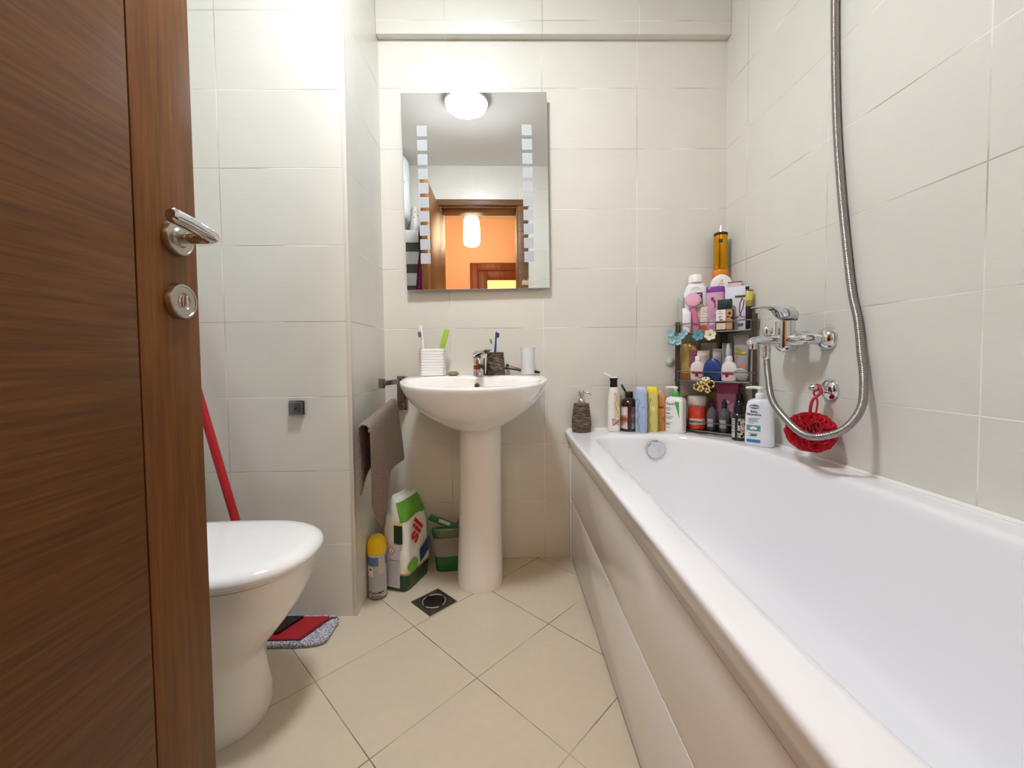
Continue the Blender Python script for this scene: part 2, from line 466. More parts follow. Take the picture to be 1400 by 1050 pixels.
obj('corner_mark', bm, mat('#cfc4ac', .6, vary=.1, bscale=300), mir)['label'] = 'small beige etched mark in the lower corner'

# ------------------------------------------------------------------ pedestal sink
DECK = .804
def bz(y, k=1.): return DECK - .088*max(0., 1.60-y)*k
SEG = 72
def bowl_loop(hw, dz, yf, yb, yc=1.53, cx=-.132, nf=2.15, nb=2.8, inner=False):
    L = []
    for i in range(SEG):
        t = 2*pi*i/SEG; c, s = cos(t), sin(t)
        n = nf if s < 0 else nb
        x = cx + hw*math.copysign(abs(c)**(2/n), c)
        y = yc + ((yc-yf) if s < 0 else (yb-yc))*math.copysign(abs(s)**(2/n), s)
        y = min(y, D-.0015)
        L.append(Vector((x, y, bz(y) + dz)))
    return L
loops = []
for hw, dz in ((.075, -.186), (.105, -.176), (.145, -.152), (.180, -.128), (.210, -.103), (.236, -.076), (.256, -.047), (.268, -.022), (.2725, -.009), (.2715, -.003), (.266, 0.)):
    k = (hw-.075)/(.2725-.075)
    loops.append(bowl_loop(hw, dz, 1.478-.178*k**.9, 1.66+.10*k, 1.545-.015*k))
loops.append(bowl_loop(.248, .0005, 1.322, 1.60, 1.47, nb=2.3))
loops.append(bowl_loop(.240, -.004, 1.331, 1.588, 1.47, nb=2.3))
for s, dz in ((.965, -.02), (.92, -.05), (.80, -.085), (.58, -.112), (.25, -.122), (.08, -.125)):
    loops.append(bowl_loop(.240*s, dz, 1.47-.139*s, 1.47+.118*s, 1.47, nb=2.3))
sink = thing('pedestal_sink', 'white ceramic washbasin on a round pedestal under the mirror', 'sink', (0, 0, 0))
obj('basin', add_loops(NB(), loops), M_ceramic, sink, smooth=50)
obj('pedestal', loft([(0, .0865, .088, 2.3, -.1225, 1.570), (.015, .0885, .09, 2.3, -.1225, 1.570), (.06, .0875, .09, 2.3, -.1225, 1.572), (.2, .0835, .087, 2.3, -.1205, 1.574), (.4, .081, .084, 2.3, -.117, 1.575), (.56, .0805, .082, 2.3, -.1155, 1.575), (.63, .0805, .08, 2.3, -.115, 1.575)], 56), M_ceramic, sink)
RX = Matrix.Rotation(pi/2, 4, 'X')
obj('overflow_ring', lathe([(.010, 0), (.010, .003), (.0085, .004), (.0065, .0035), (.006, .001)], 28, Matrix.Translation((-.126, 1.574, .767)) @ RX), M_darkmetal, sink)
obj('drain', lathe([(.021, 0), (.021, .003), (.017, .004), (.006, .002)], 28, Matrix.Translation((-.132, 1.47, DECK-.1365))), M_chrome, sink)

tap = thing('basin_tap', 'chrome single lever tap on the washbasin beside the brown cup', 'tap', (-.120, 1.625, DECK-.0005))
obj('tap_body', loft([(0, .0265, .0265, 2.6), (.004, .0265, .0265, 2.6), (.006, .024, .024, 2.6), (.05, .0225, .023, 2.8), (.066, .0235, .025, 2.8), (.07, .021, .023, 2.8)], 40), M_chrome, tap)
bm = NB()
pts = [(0, -.005, .030), (0, -.05, .038), (0, -.09, .040), (0, -.112, .036)]
secs = []
for (x, y, z), (w, h) in zip(pts, ((.019, .016), (.017, .012), (.0155, .010), (.0145, .009))):
    secs.append([Vector((x + w*math.copysign(abs(cos(a))**.7, cos(a)), y, z + h*math.copysign(abs(sin(a))**.7, sin(a)))) for a in [2*pi*i/28 for i in range(28)]])
add_loops(bm, secs); add_lathe(bm, [(.011, 0), (.011, .014)], 24, Matrix.Translation((0, -.100, .016)))
obj('spout', bm, M_chrome, tap)
bm = NB()
secs = []
for y, z, w, h in ((.024, .070, .017, .004), (.022, .082, .020, .010), (0, .090, .0225, .012), (-.03, .092, .021, .009), (-.06, .096, .018, .006), (-.085, .101, .016, .004), (-.092, .102, .013, .002)):
    secs.append([Vector((w*math.copysign(abs(cos(a))**.7, cos(a)), y, z + h*math.copysign(abs(sin(a))**.7, sin(a)))) for a in [2*pi*i/28 for i in range(28)]])
add_loops(bm, secs); bmesh.ops.transform(bm, matrix=Matrix.Rotation(.45, 4, 'Z'), verts=bm.verts)
obj('lever', bm, M_chrome, tap)

# things on the sink deck
DZ = DECK + .0005
cup = thing('toothbrush_cup', 'square white ribbed cup holding a white toothbrush and a green comb', 'cup', (-.309, 1.675, DZ), .04)
bm = NB(); W = .046
loops = []
for k in range(11):
    z = .0 + .108*k/10
    loops += [sell(W+.0012, W+.0012, 9, z+.0012, seg=48), sell(W+.0012, W+.0012, 9, z+.0088, seg=48), sell(W-.0012, W-.0012, 9, z+.0098, seg=48)] if k < 10 else []
loops = [sell(W-.003, W-.003, 8, 0, seg=48)] + loops + [sell(W, W, 9, .110, seg=48), sell(W-.004, W-.004, 9, .110, seg=48), sell(W-.005, W-.005, 9, .006, seg=48)]
obj('cup_body', add_loops(bm, loops), mat('#f2f1ef', .4), cup, smooth=30)
def toothbrush(name, label, base, tip, hexs, headlen=.026, bristle='#ffffff', side=(0, 1, 0), group='toothbrushes on the sink'):
    base, tip = Vector(base), Vector(tip)
    t = thing(name, label, 'toothbrush', base, 0, group)
    d = (tip-base); L = d.length; q = d.to_track_quat('Z', 'Y')
    t.rotation_mode = 'QUATERNION'; t.rotation_quaternion = q
    obj('handle', loft([(0, .004, .003, 2.5), (.01, .0058, .005, 2.5), (L*.4, .0056, .0052, 2.5), (L*.62, .0042, .004, 2.5), (L-headlen-.01, .0032, .0030, 2.5), (L-headlen, .0048, .0028, 3), (L-.004, .0052, .0028, 3), (L, .003, .002, 3)], 20), mat(hexs, .3), t)
    obj('bristles', box(-.0045, .0045, -.0125, -.0025, L-headlen+.002, L-.003, .0012), mat(bristle, .7, bump=.6, bscale=900), t)
    return t
toothbrush('toothbrush', 'white toothbrush standing up in the white ribbed cup', (-.335, 1.655, DZ+.008), (-.3565, 1.665, 1.010), '#f4f2f0', bristle='#f4f0f4')
toothbrush('toothbrush', 'crimson toothbrush with teal edge behind the white toothbrush', (-.330, 1.69, DZ+.008), (-.366, 1.70, .988), '#a8153a', bristle='#2f8f90')
cb = thing('comb', 'lime green comb leaning out of the white cup', 'comb', (-.302, 1.672, DZ+.010), 0)
cb.rotation_euler = (0, .27, .0)
bm = box(-.011, .011, -.003, .003, 0, .185, .0028, 2); obj('comb_spine', bm, mat('#9fc43a', .4), cb)
bm = NB()
for k in range(22): add_box(bm, -.024, -.010, -.0012, .0012, .004+k*.0038, .006+k*.0038)
obj('comb_teeth', bm, mat('#a9cb48', .4), cb)
st = link_mesh('pebble', loft([(0, .013, .010, 2.2), (.003, .0205, .017, 2.2), (.008, .0225, .019, 2.2), (.014, .019, .015, 2.2), (.0175, .010, .007, 2)], 32), mat('#7d6a44', .35, coat=.4, vary=.35, bscale=60))
tag(place(st, (-.222, 1.618, DZ), .1), 'small brown polished pebble lying on the basin rim', 'pebble')

def woven_cup(r0, r1, h, n=2.6, steps=46):
    """rough bark-like wall"""
    rnd = random.Random(11); ph = [rnd.uniform(0, 6.28) for _ in range(steps+1)]
    L = []
    seg = 72
    for j in range(steps+1):
        f = j/steps; r = r0 + (r1-r0)*f
        a = .0011*(1 if j % 2 else -1)
        L.append([Vector(((r + a + .0013*sin(5*t+ph[j]) + .0009*sin(13*t+ph[j]*3))*math.copysign(abs(cos(t))**(2/n), cos(t)), (r + a + .0013*sin(5*t+ph[j]) + .0009*sin(11*t+ph[j]*2))*math.copysign(abs(sin(t))**(2/n), sin(t)), h*f)) for t in [2*pi*i/seg for i in range(seg)]])
    return L
def bark_material(name):
    m, nt, b = newmat(name)
    tc = nt.nodes.new('ShaderNodeTexCoord'); mp = nt.nodes.new('ShaderNodeMapping'); mp.inputs['Scale'].default_value = (45, 45, 190)
    nt.links.new(tc.outputs['Object'], mp.inputs['Vector'])
    n = nt.nodes.new('ShaderNodeTexNoise'); n.inputs['Detail'].default_value = 5; n.inputs['Scale'].default_value = 1
    nt.links.new(mp.outputs['Vector'], n.inputs['Vector'])
    cr = nt.nodes.new('ShaderNodeValToRGB'); e = cr.color_ramp.elements
    e[0].position = .34; e[0].color = lin('#41342b'); e[1].position = .78; e[1].color = lin('#cdbfae')
    x = e.new(.5); x.color = lin('#6b5a4b'); x = e.new(.64); x.color = lin('#7d6b5a')
    nt.links.new(n.outputs['Fac'], cr.inputs['Fac']); nt.links.new(cr.outputs['Color'], b.inputs['Base Color'])
    b.inputs['Roughness'].default_value = .6
    bp = nt.nodes.new('ShaderNodeBump'); bp.inputs['Strength'].default_value = .8; bp.inputs['Distance'].default_value = .003
    nt.links.new(n.outputs['Fac'], bp.inputs['Height']); nt.links.new(bp.outputs['Normal'], b.inputs['Normal'])
    return m
M_bark = bark_material('woven_brown')
bc = link_mesh('tumbler', add_loops(NB(), woven_cup(.0385, .0325, .092, 3.2) + [sell(.029, .029, 3.2, .091, seg=72), sell(.032, .032, 3.2, .006, seg=72)]), M_bark)
tag(place(bc, (-.056, 1.655, DZ), .1), 'rough brown tumbler right beside the basin tap, holding toothbrushes', 'cup')
toothbrush('toothbrush', 'blue toothbrush with dark red tip in the brown tumbler', (-.062, 1.650, DZ+.010), (-.0505, 1.658, .979), '#27418f', headlen=.024, bristle='#6e1f33')
toothbrush('toothbrush', 'pale toothbrush with green bristles leaning in the brown tumbler', (-.050, 1.655, DZ+.010), (-.066, 1.664, .955), '#dfe6ee', headlen=.024, bristle='#79a85a')
fg = thing('glass_tumbler', 'frosted whitish glass tumbler at the right end of the basin deck', 'glass', (.077, 1.672, DZ), 0)
m_frost = mat('#e9eced', .5, trans=.12, ior=1.3)
obj('glass_wall', lathe([(.0265, 0), (.0275, .002), (.0295, .1), (.0305, .110), (.029, .110), (.0265, .006)], 40), m_frost, fg)
def razor(name, label, base, tip, hx, hh, head=True):
    base, tip = Vector(base), Vector(tip)
    t = thing(name, label, 'razor', base, 0, 'razors lying on the sink deck')
    d = tip-base; L = d.length
    t.rotation_euler = (0, 0, atan2(d.y, d.x))
    el = math.asin(d.z/L)
    t.rotation_euler = (0, -el, atan2(d.y, d.x))
    bm = NB(); add_tube(bm, [(0, 0, 0), (L*.2, 0, .001), (L*.6, 0, .0), (L*.92, 0, .002), (L, 0, 0)], lambda i, n: (.0045, .0062, .0052, .0034, .003)[i], 14)
    obj('handle', bm, mat(hx, .35), t)
    obj('razor_head', box(L-.004, L+.008, -.021, .021, -.005, .006, .002), mat(hh, .3), t)
    return t
razor('razor', 'black razor lying behind the frosted tumbler, handle end out to the right', (.128, 1.695, DZ+.0065), (-.012, 1.712, DZ+.024), '#1d1d22', '#33333a')
razor('razor', 'black and pink razor lying against the wall behind the tumblers', (.112, 1.722, DZ+.007), (-.005, 1.722, DZ+.036), '#d89aa0', '#1c1c20')

# ------------------------------------------------------------------ towel rail and towel
rail = thing('towel_rail', 'chrome swivel towel rail on the back wall left of the basin', 'towel rail', (-.455, D, .72))
M_chrome2 = mat('#8d8780', .16, metal=1)
obj('wall_plate', box(-.022, .022, -.012, 0, -.065, .080, .002), M_chrome2, rail)
obj('swivel_post', lathe([(.009, -.06), (.009, .075)], 20, Matrix.Translation((0, -.026, 0))), M_chrome2, rail)
for z_ in (.048, -.055): obj('joint', box(-.012, .012, -.034, -.01, z_, z_+.022, .001), M_chrome2, rail)
def arm(p0, p1, w, h):
    p0, p1 = Vector(p0), Vector(p1); d = p1-p0; L = d.length
    Mx = Matrix.Translation(p0) @ d.to_track_quat('Y', 'Z').to_matrix().to_4x4()
    bm = NB(); add_box(bm, -w/2, w/2, 0, L, -h/2, h/2, .0015, 2, Mx)
    add_box(bm, -w*.8, w*.8, L-.004, L+.006, -h*.95, h*.95, .0015, 2, Mx)
    return bm
obj('arm', arm((0, -.03, .060), (-.025, -.21, .062), .015, .019), M_chrome2, rail)
obj('arm', arm((0, -.03, -.030), (-.006, -.425, -.071), .012, .012), M_chrome2, rail)
# towel draped over the lower arm
def towel_loops():
    Ls = []
    NS = 22
    for j in range(NS+1):
        s = j/NS                              # far (0) to near (1)
        y = 1.605 - .335*s
        zr = .712 - .047*s + (.006 if s < .02 or s > .98 else .009)
        xr = -.4555 - .004*s
        rw = .012 + .008*s                    # half width of the fold over the arm
        # drop of the outer (right) and inner (left) flaps
        zo = .475 + .02*s - .17*max(0., 1-abs(s-.80)/.30)*.95 - .055*s
        zi = .440 + .045*sin(3*s) + .03*(1-s) - .02*max(0., (s-.8)*5)
        L = []
        for k in range(19):
            u = k/18
            if u < .42:                       # inner flap upwards
                f = u/.42; z = zi + (zr-.014-zi)*f
                x = xr - rw - .014*(1-f)*(.25+s*.45) + .006*sin(7*s+3*f)*(1-f)
                yy = y + .03*(1-f)*s
            elif u < .58:
                a = pi*(1-(u-.42)/.16); x = xr + rw*cos(a); z = zr - .014 + .014*sin(a); yy = y
            else:
                f = (u-.58)/.42; z = zr - .014 + (zo-zr+.014)*f
                x = xr + rw + .018*f*(.4+.6*(1-s)) - .020*f*s*f + .007*sin(9*s+2*f)*f
                yy = y + .06*f*f*s
            L.append(Vector((x, yy, z)))
        Ls.append(L)
    return Ls
tw = link_mesh('hand_towel', add_loops(NB(), towel_loops(), False, False, closed=False), mat('#8c7b6e', .95, bump=1., bscale=260, vary=.45), smooth=180)
md = tw.modifiers.new('thick', 'SOLIDIFY'); md.thickness = .008; md.offset = 0
md = tw.modifiers.new('soft', 'SUBSURF'); md.levels = 1; md.render_levels = 2
tag(tw, 'taupe brown terry towel draped over the chrome rail beside the basin', 'towel')

hk = thing('wall_hook', 'small square chrome hook plate on the tiled column above the toilet', 'hook', (-.711, YP, .714))
obj('plate', box(-.026, .026, -.006, 0, -.025, .025, .002), M_chrome2, hk)
obj('peg', box(-.019, .023, -.020, -.006, -.020, .020, .003), mat('#77757a', .3, metal=.9), hk)
obj('screw', lathe([(.0035, 0), (.0035, .001)], 16, Matrix.Translation((.004, -.020, 0)) @ RX), M_black, hk)

# ------------------------------------------------------------------ toilet
TCY = .985
wc = thing('toilet', 'white toilet with its lid closed, half hidden by the open door', 'toilet', (-.011, 0, 0))
def wc_loop(z, xf, hw, xb, n=2.2, seg=64, nb=3.2):
    xc = xf - hw*1.18
    L = []
    for i in range(seg):
        t = 2*pi*i/seg; c, s = cos(t), sin(t)
        if c >= 0:
            x = xc + (xf-xc)*abs(c)**(2/n); y = hw*math.copysign(abs(s)**(2/n), s)
        else:
            x = xc - (xc-xb)*abs(c)**(2/nb); y = hw*math.copysign(abs(s)**(2/nb), s)
        L.append(Vector((x, TCY+y, z)))
    return L
prof = [(0, -.607, .112), (.02, -.603, .114), (.05, -.606, .113), (.10, -.615, .108), (.15, -.617, .103), (.175, -.606, .104), (.205, -.580, .112), (.245, -.548, .126), (.285, -.521, .139), (.33, -.499, .150), (.365, -.487, .157), (.388, -.484, .159)]
obj('bowl', add_loops(NB(), [wc_loop(z, xf, hw, -1.13) for z, xf, hw in prof]), M_ceramic, wc, smooth=60)
obj('seat', add_loops(NB(), [wc_loop(.389, -.482, .158, -1.0), wc_loop(.393, -.476, .163, -1.0), wc_loop(.398, -.476, .163, -1.0)]), mat('#eeece8', .12), wc)
obj('lid', add_loops(NB(), [wc_loop(.3985, -.476, .164, -1.0), wc_loop(.402, -.4695, .169, -1.0), wc_loop(.411, -.469, .170, -1.0), wc_loop(.419, -.473, .166, -1.0), wc_loop(.426, -.487, .153, -1.0), wc_loop(.429, -.51, .13, -1.0), wc_loop(.4302, -.60, .06, -.95)]), mat('#f3f3f2', .10, coat=.3), wc, smooth=60)
obj('tank', box(XL+.024, -1.02, TCY-.19, TCY+.19, .385, .78, .02, 4), M_ceramic, wc)
obj('tank_lid', box(XL+.02, -1.01, TCY-.197, TCY+.197, .78, .81, .01, 3), M_ceramic, wc)
obj('flush_button', lathe([(.022, .81), (.022, .816), (.018, .818)], 24, Matrix.Translation((-1.11, TCY, 0))), M_chrome, wc)

# ------------------------------------------------------------------ flat mop
mop = thing('flat_mop', 'red flat mop on the floor behind the toilet, handle leaning against the wall', 'mop', (-.784, 1.280, 0))
bm = NB()
def rr(w, d, z, k=48): return sell(w, d, 6, z, seg=k)
loops = [rr(.205, .066, .001), rr(.209, .069, .006), rr(.209, .069, .013), rr(.203, .064, .018)]
add_loops(bm, loops)
rnd = random.Random(3)
for i in range(150):
    t = 2*pi*i/150; c, s = cos(t), sin(t)
    x = .205*math.copysign(abs(c)**(1/3), c); y = .065*math.copysign(abs(s)**(1/3), s)
    r = .0062+rnd.random()*.002
    bmesh.ops.create_icosphere(bm, subdivisions=1, radius=r, matrix=Matrix.Translation((x+rnd.uniform(-.002, .002), min(y, .068)+rnd.uniform(-.002, .002), .009+rnd.uniform(-.001, .005))))
def fleck():
    m, nt, b = newmat('microfibre'); tc = nt.nodes.new('ShaderNodeTexCoord')
    n = nt.nodes.new('ShaderNodeTexNoise'); n.inputs['Scale'].default_value = 260; nt.links.new(tc.outputs['Object'], n.inputs['Vector'])
    cr = nt.nodes.new('ShaderNodeValToRGB'); e = cr.color_ramp.elements
    e[0].position = .40; e[0].color = lin('#5d74a8'); e[1].position = .56; e[1].color = lin('#e0ddd8')
    nt.links.new(n.outputs['Fac'], cr.inputs['Fac']); nt.links.new(cr.outputs['Color'], b.inputs['Base Color']); b.inputs['Roughness'].default_value = .95
    bp = nt.nodes.new('ShaderNodeBump'); bp.inputs['Strength'].default_value = 1; bp.inputs['Distance'].default_value = .004
    nt.links.new(n.outputs['Fac'], bp.inputs['Height']); nt.links.new(bp.outputs['Normal'], b.inputs['Normal']); return m
obj('fringe_pad', bm, fleck(), mop, smooth=180)['label'] = 'white pad flecked with blue'
M_red = mat('#a61c26', .55)
bm = NB(); add_prism(bm, [(-.165, -.054), (.128, -.054), (.176, .045), (.176, .052), (-.165, .052)], .018, .0225)
obj('plate', bm, M_red, mop)
obj('piping', tube([(-.165, -.056, .02), (.134, -.056, .02), (.184, .046, .02), (.203, .049, .018)], .003, 8), mat('#6d1120', .6), mop)
bm = NB(); add_prism(bm, [(-.02, -.035), (.054, -.035), (.094, .044), (.01, .044)], .0226, .031)
obj('clasp', bm, mat('#1b1a1d', .3, vary=.1), mop)
bm = NB(); add_box(bm, -.022, .018, -.018, .018, .024, .058, .006); obj('joint', bm, M_red, mop)
hp0 = Vector((-.006, .0, .05))
hd = Vector((-.278, .034, 1.)) .normalized()
obj('handle', tube([hp0, hp0+hd*.02, hp0+hd*.6, hp0+hd*1.12, hp0+hd*1.13], .0125, 20), mat('#b01f2b', .3), mop)['label'] = 'long red handle'

# ------------------------------------------------------------------ floor drain
dr = thing('floor_drain', 'square dark steel floor drain with round grate in front of the sink', 'floor drain', (-.28, 1.435, 0), pi/4)
bm = NB(); S = .0585
add_loops(bm, [[Vector((sx*a, sy*a, z)) for sx, sy in ((-1, -1), (1, -1), (1, 1), (-1, 1))] for a, z in ((S, .0005), (S, .003), (S-.005, .0035), (S-.006, .0015), (.02, .0012))], cap0=False)
obj('frame', bm, mat('#77706a', .35, metal=.9, vary=.15, bscale=90), dr)
obj('grate', lathe([(.038, .0012), (.038, .004), (.034, .0055), (.01, .006)], 40), mat('#4d4844', .35, metal=.9), dr)
bm = NB()
for k in range(4):
    a0 = k*pi/2+.18; add_tube(bm, [(.0405*cos(a0+q*.2), .0405*sin(a0+q*.2), .0045) for q in range(7)], .0016, 8)
obj('ring', bm, mat('#dedad4', .3, metal=.6), dr)  # pale arcs carry the ring's highlights in their colour

# ------------------------------------------------------------------ things on the floor by the column
sp = thing('spray_can', 'silver spray can with yellow cap on the floor against the column', 'spray can', (-.4945, 1.480, 0), facing(-.4945, 1.48))
R = .0325
obj('can', lathe([(R-.004, 0), (R, .002), (R+.0008, .006), (R, .009), (R, .158), (R-.003, .166), (R-.006, .168)], 40), band_material('can_print', [(0, '#b9b7b6'), (.004, '#3b3a3c'), (.0085, '#b7b3b3'), (.0475, '#aeb0b8'), (.125, '#b4b2b3'), (.1265, '#56709f'), (.1585, '#c9c8c9')], rough=.3), sp)
obj('cap', lathe([(R+.001, .168), (R+.0015, .172), (R+.001, .198), (R-.003, .214), (R-.012, .226), (.012, .2305), (.003, .2315)], 40), mat('#f2ca12', .3), sp)
decal('label', sq(.004, .026, .098, .160), mat('#c6bfb2', .4), sp, R, R)
decal('label', sq(-.031, -.016, .090, .124), mat('#e6dcd8', .4), sp, R, R, off=.0009)
bm = NB()
oval_xz(bm, -.0235, .115, .004, .005); decal('warning_mark', bm, mat('#a3323c', .4), sp, R, R, off=.0013)
M_ink = mat('#25252b', .5)
decal('lettering', text_xz('DAHMX', .0145, -.003, .028, .0, .0004), M_ink, sp, R, R)
decal('lettering', lines(-.024, .020, ((.016, .8), (.0115, .95)), .0022), M_ink, sp, R, R)

# detergent bag
bg = thing('detergent_bag', 'white and green washing powder bag with red letters behind the spray can', 'bag', (-.415, 1.588, 0), radians(70))
def crumple(L, amp, f=40., seed=1.):
    for p in L:
        k = sin(p.x*f+seed)*cos(p.z*f*1.3+seed*2)+.6*sin(p.z*f*2.1+p.y*f+seed)
        p.x += amp*.5*k; p.y += amp*k
    return L
BW, BT = .083, .054
bl = []
for z, w, t, n in ((0, .92, .86, 7), (.008, 1., 1., 7), (.03, 1.03, 1.04, 7), (.06, 1.04, 1.07, 7), (.10, 1.04, 1.08, 7), (.14, 1.02, 1.04, 7), (.17, .99, 1.0, 7), (.20, .98, .97, 7), (.23, .96, .92, 7), (.255, .95, .88, 6), (.275, .94, .80, 6), (.295, .92, .68, 5), (.315, .90, .5, 4), (.332, .86, .30, 3), (.346, .82, .14, 3)):
    L = sell(BW*w, BT*t, n, z, seg=56)
    bl.append(crumple(crumple(L, .0032 if .01 < z else 0, 62, 1.7), .0022 if .01 < z else 0, 140, .4))
M_bag = band_material('bag_print', [(-.01, '#1f4630'), (.062, '#b8933c'), (.07, '#e6e1d6'), (.085, '#e7e4dd'), (.33, '#e3e4e2')], rough=.3, noise=.02, nscale=14)
obj('bag_body', add_loops(NB(), bl), M_bag, bg, smooth=60)
bx, by = BW*1.035, BT*1.075
def bagdecal(nm, bm, m, face, off=.003, n=6): return decal(nm, bm, m, bg, bx, by, n, off, face)
# gusset side (towards the camera): -x
M_gwhite = mat('#cfcdd2', .5, vary=.1, bscale=150)
bagdecal('print', sq(-.042, .030, .018, .120), M_gwhite, 'L', .0028)
bagdecal('print', sq(-.040, .032, .122, .182), mat('#c9c4c4', .35, vary=.06), 'L', .0034)
bm = NB()
for k in range(16): grid_xz(bm, -.039, .026, .028+.006*k, .0295+.006*k, 6, 1)
bagdecal('lettering', bm, mat('#9a98a6', .6), 'L', .0036)
M_labw = mat('#efe9e4', .5); M_haz = mat('#b3262d', .5)
def diamond(cx, cz, r): return [(cx-r, cz), (cx, cz-r), (cx+r, cz), (cx, cz+r)]
bagdecal('hazard_mark', poly_xz(NB(), diamond(-.002, .158, .0155)), M_haz, 'L', .0044)
bagdecal('hazard_mark', poly_xz(NB(), diamond(-.002, .158, .0125)), M_labw, 'L', .0050)
bagdecal('hazard_mark', text_xz('!', .018, -.002, .158, 0, .0006), M_black, 'L', .0056)
# front (towards the sink): -y
bagdecal('lettering', text_xz('sil', .104, -.022, .215, radians(46), .003, .9), mat('#c2171f', .4), 'F', .0045, 6)
bagdecal('print', oval_xz(NB(), -.048, .095, .030, .026), mat('#6fae3c', .4), 'F', .0075)
bm = sq(.0, .078, .088, .140, 16)
for v in bm.verts: v.co.z += (v.co.x-.02)*.35
bagdecal('print', bm, mat('#26356e', .4), 'F', .006)
bm = NB(); L_ = []
for z, w, t, n in ((.262, .955, .87, 6), (.275, .945, .81, 6), (.295, .925, .69, 5), (.315, .905, .51, 4), (.332, .865, .31, 3)):
    L_.append(crumple(crumple(sell(BW*w+.0012, BT*t+.0012, n, z, seg=56), .0032, 62, 1.7), .0022, 140, .4)[30:54])
add_loops(bm, L_, False, False, closed=False)
obj('print', bm, mat('#5f9a33', .4), bg, smooth=60)
# dark strip with yellow top on the gusset corner
bm = sq(.008, .044, .186, .255); bagdecal('print', bm, mat('#15332b', .35), 'L', .0036)
bm = sq(.008, .044, .2555, .265); bagdecal('print', bm, mat('#e3cf5a', .35), 'L', .0040)
bm = NB(); fl = []
for z, w, t in ((.275, .055, .016), (.30, .058, .020), (.325, .056, .022), (.345, .05, .012), (.355, .046, .004)):
    fl.append(crumple(sell(w, t, 3, z, -.02, .012, seg=40), .004, 90, 3.1))
obj('liner', add_loops(bm, fl, False, True), mat('#e4e4e2', .2, trans=.2, ior=1.2), bg, smooth=60)['label'] = 'clear crumpled liner sticking out of the top'

# refill pouch behind the pedestal
pc = thing('refill_pouch', 'green and grey foil pouch half hidden behind the sink pedestal', 'pouch', (-.248, 1.676, 0), .12)
pl = []
for z, w, t in ((0, .060, .030), (.006, .064, .034), (.05, .070, .034), (.10, .075, .028), (.14, .078, .018), (.165, .080, .008), (.172, .080, .004)):
    pl.append(crumple(sell(w, t, 4, z, seg=48), .0022, 70, .6))
obj('pouch_body', add_loops(NB(), pl), band_material('pouch_print', [(-.01, '#1d6d43'), (.062, '#8d8a86'), (.132, '#2a6147'), (.16, '#256a46')], rough=.22, noise=.006), pc, smooth=60)
bm = box(-.098, .070, -.004, .003, -.016, .016, .002, 2, Matrix.Translation((0, -.004, .182)) @ Matrix.Rotation(radians(24), 4, 'Y') @ Matrix.Rotation(radians(25), 4, 'X'))
obj('zip_strip', bm, mat('#3c7a55', .25), pc)
bm = box(-.010, .06, -.004, .003, -.012, .022, .002, 2, Matrix.Translation((.03, .012, .178)) @ Matrix.Rotation(radians(24), 4, 'Y'))
obj('back_flap', bm, mat('#b8404a', .35), pc)
bm = NB(); poly_xz(bm, [(-.055, -.009), (-.005, -.009), (-.005, .009), (-.055, .009)])
o = obj('print', bm, mat('#cfd2c9', .5), pc, smooth=0)
o.matrix_local = Matrix.Translation((0, -.0095, .184)) @ Matrix.Rotation(radians(24), 4, 'Y') @ Matrix.Rotation(radians(25), 4, 'X')

# ------------------------------------------------------------------ bathtub
TUBZ = .56
X0, X1, Y0, Y1 = .238, XR-.0015, .04, D-.0015
ctrl = [(.318, 1.0), (.310, .70), (.306, .45), (.318, .27), (.36, .16), (.45, .125), (.60, .115), (.74, .13), (.82, .19), (.848, .32), (.852, .60), (.855, .90), (.850, 1.08), (.832, 1.24), (.812, 1.37), (.778, 1.47), (.725, 1.55), (.655, 1.60), (.57, 1.617), (.46, 1.620), (.385, 1.610), (.342, 1.57), (.328, 1.48), (.323, 1.25)]
cp = [(p.x, p.y) for p in catmull([(a, b_, 0) for a, b_ in ctrl], 10, True)]
TC = (.585, .87)
angs = [atan2(p[1]-TC[1], p[0]-TC[0]) for p in cp] + [atan2(b_-TC[1], a-TC[0]) for a in (X0, X1) for b_ in (Y0, Y1)]
angs = sorted(angs)
def ray_poly(a, poly):
    dx, dy = cos(a), sin(a); best = 0
    for (x0, y0), (x1, y1) in zip(poly, poly[1:]+poly[:1]):
        ex, ey = x1-x0, y1-y0; den = dx*ey - dy*ex
        if abs(den) < 1e-12: continue
        fx, fy = x0-TC[0], y0-TC[1]
        t = (fx*ey - fy*ex)/den; u = (fx*dy - fy*dx)/den
        if t > 0 and -1e-6 <= u <= 1+1e-6: best = max(best, t)
    return best
rect = [(X0, Y0), (X1, Y0), (X1, Y1), (X0, Y1)]
rin = [ray_poly(a, cp) for a in angs]; rout = [ray_poly(a, rect) for a in angs]
def ring(f, z): return [Vector((TC[0]+f(i)*cos(a), TC[1]+f(i)*sin(a), z)) for i, a in enumerate(angs)]
def offs(L, d, z):
    """move loop inwards (d>0) along its 2-D normal"""
    out = []; n = len(L)
    for i in range(n):
        p, q = L[i-2], L[(i+2) % n]
        t = Vector((q.x-p.x, q.y-p.y, 0))
        if t.length < 1e-9: t = Vector((1, 0, 0))
        t.normalize(); out.append(Vector((L[i].x - t.y*d, L[i].y + t.x*d, z)))
    return out
inner = ring(lambda i: rin[i], TUBZ)
def outer(ins, z): return [Vector((min(max(p.x, X0+ins), X1), min(max(p.y, Y0+ins), Y1), z)) for p in ring(lambda i: rout[i], z)]
def scaled(ix, iy0, iy1, z):
    """shrink towards the floor of the tub: ix sides, iy0 near end, iy1 tap end"""
    out = []
    for p in inner:
        fx = (p.x-TC[0]); w = .27
        x = TC[0] + fx*(w-ix)/w
        y = p.y
        y = .115 + iy0 + (y-.115)*(1.62-iy1-.115-iy0)/(1.62-.115)
        out.append(Vector((x, y, z)))
    return out
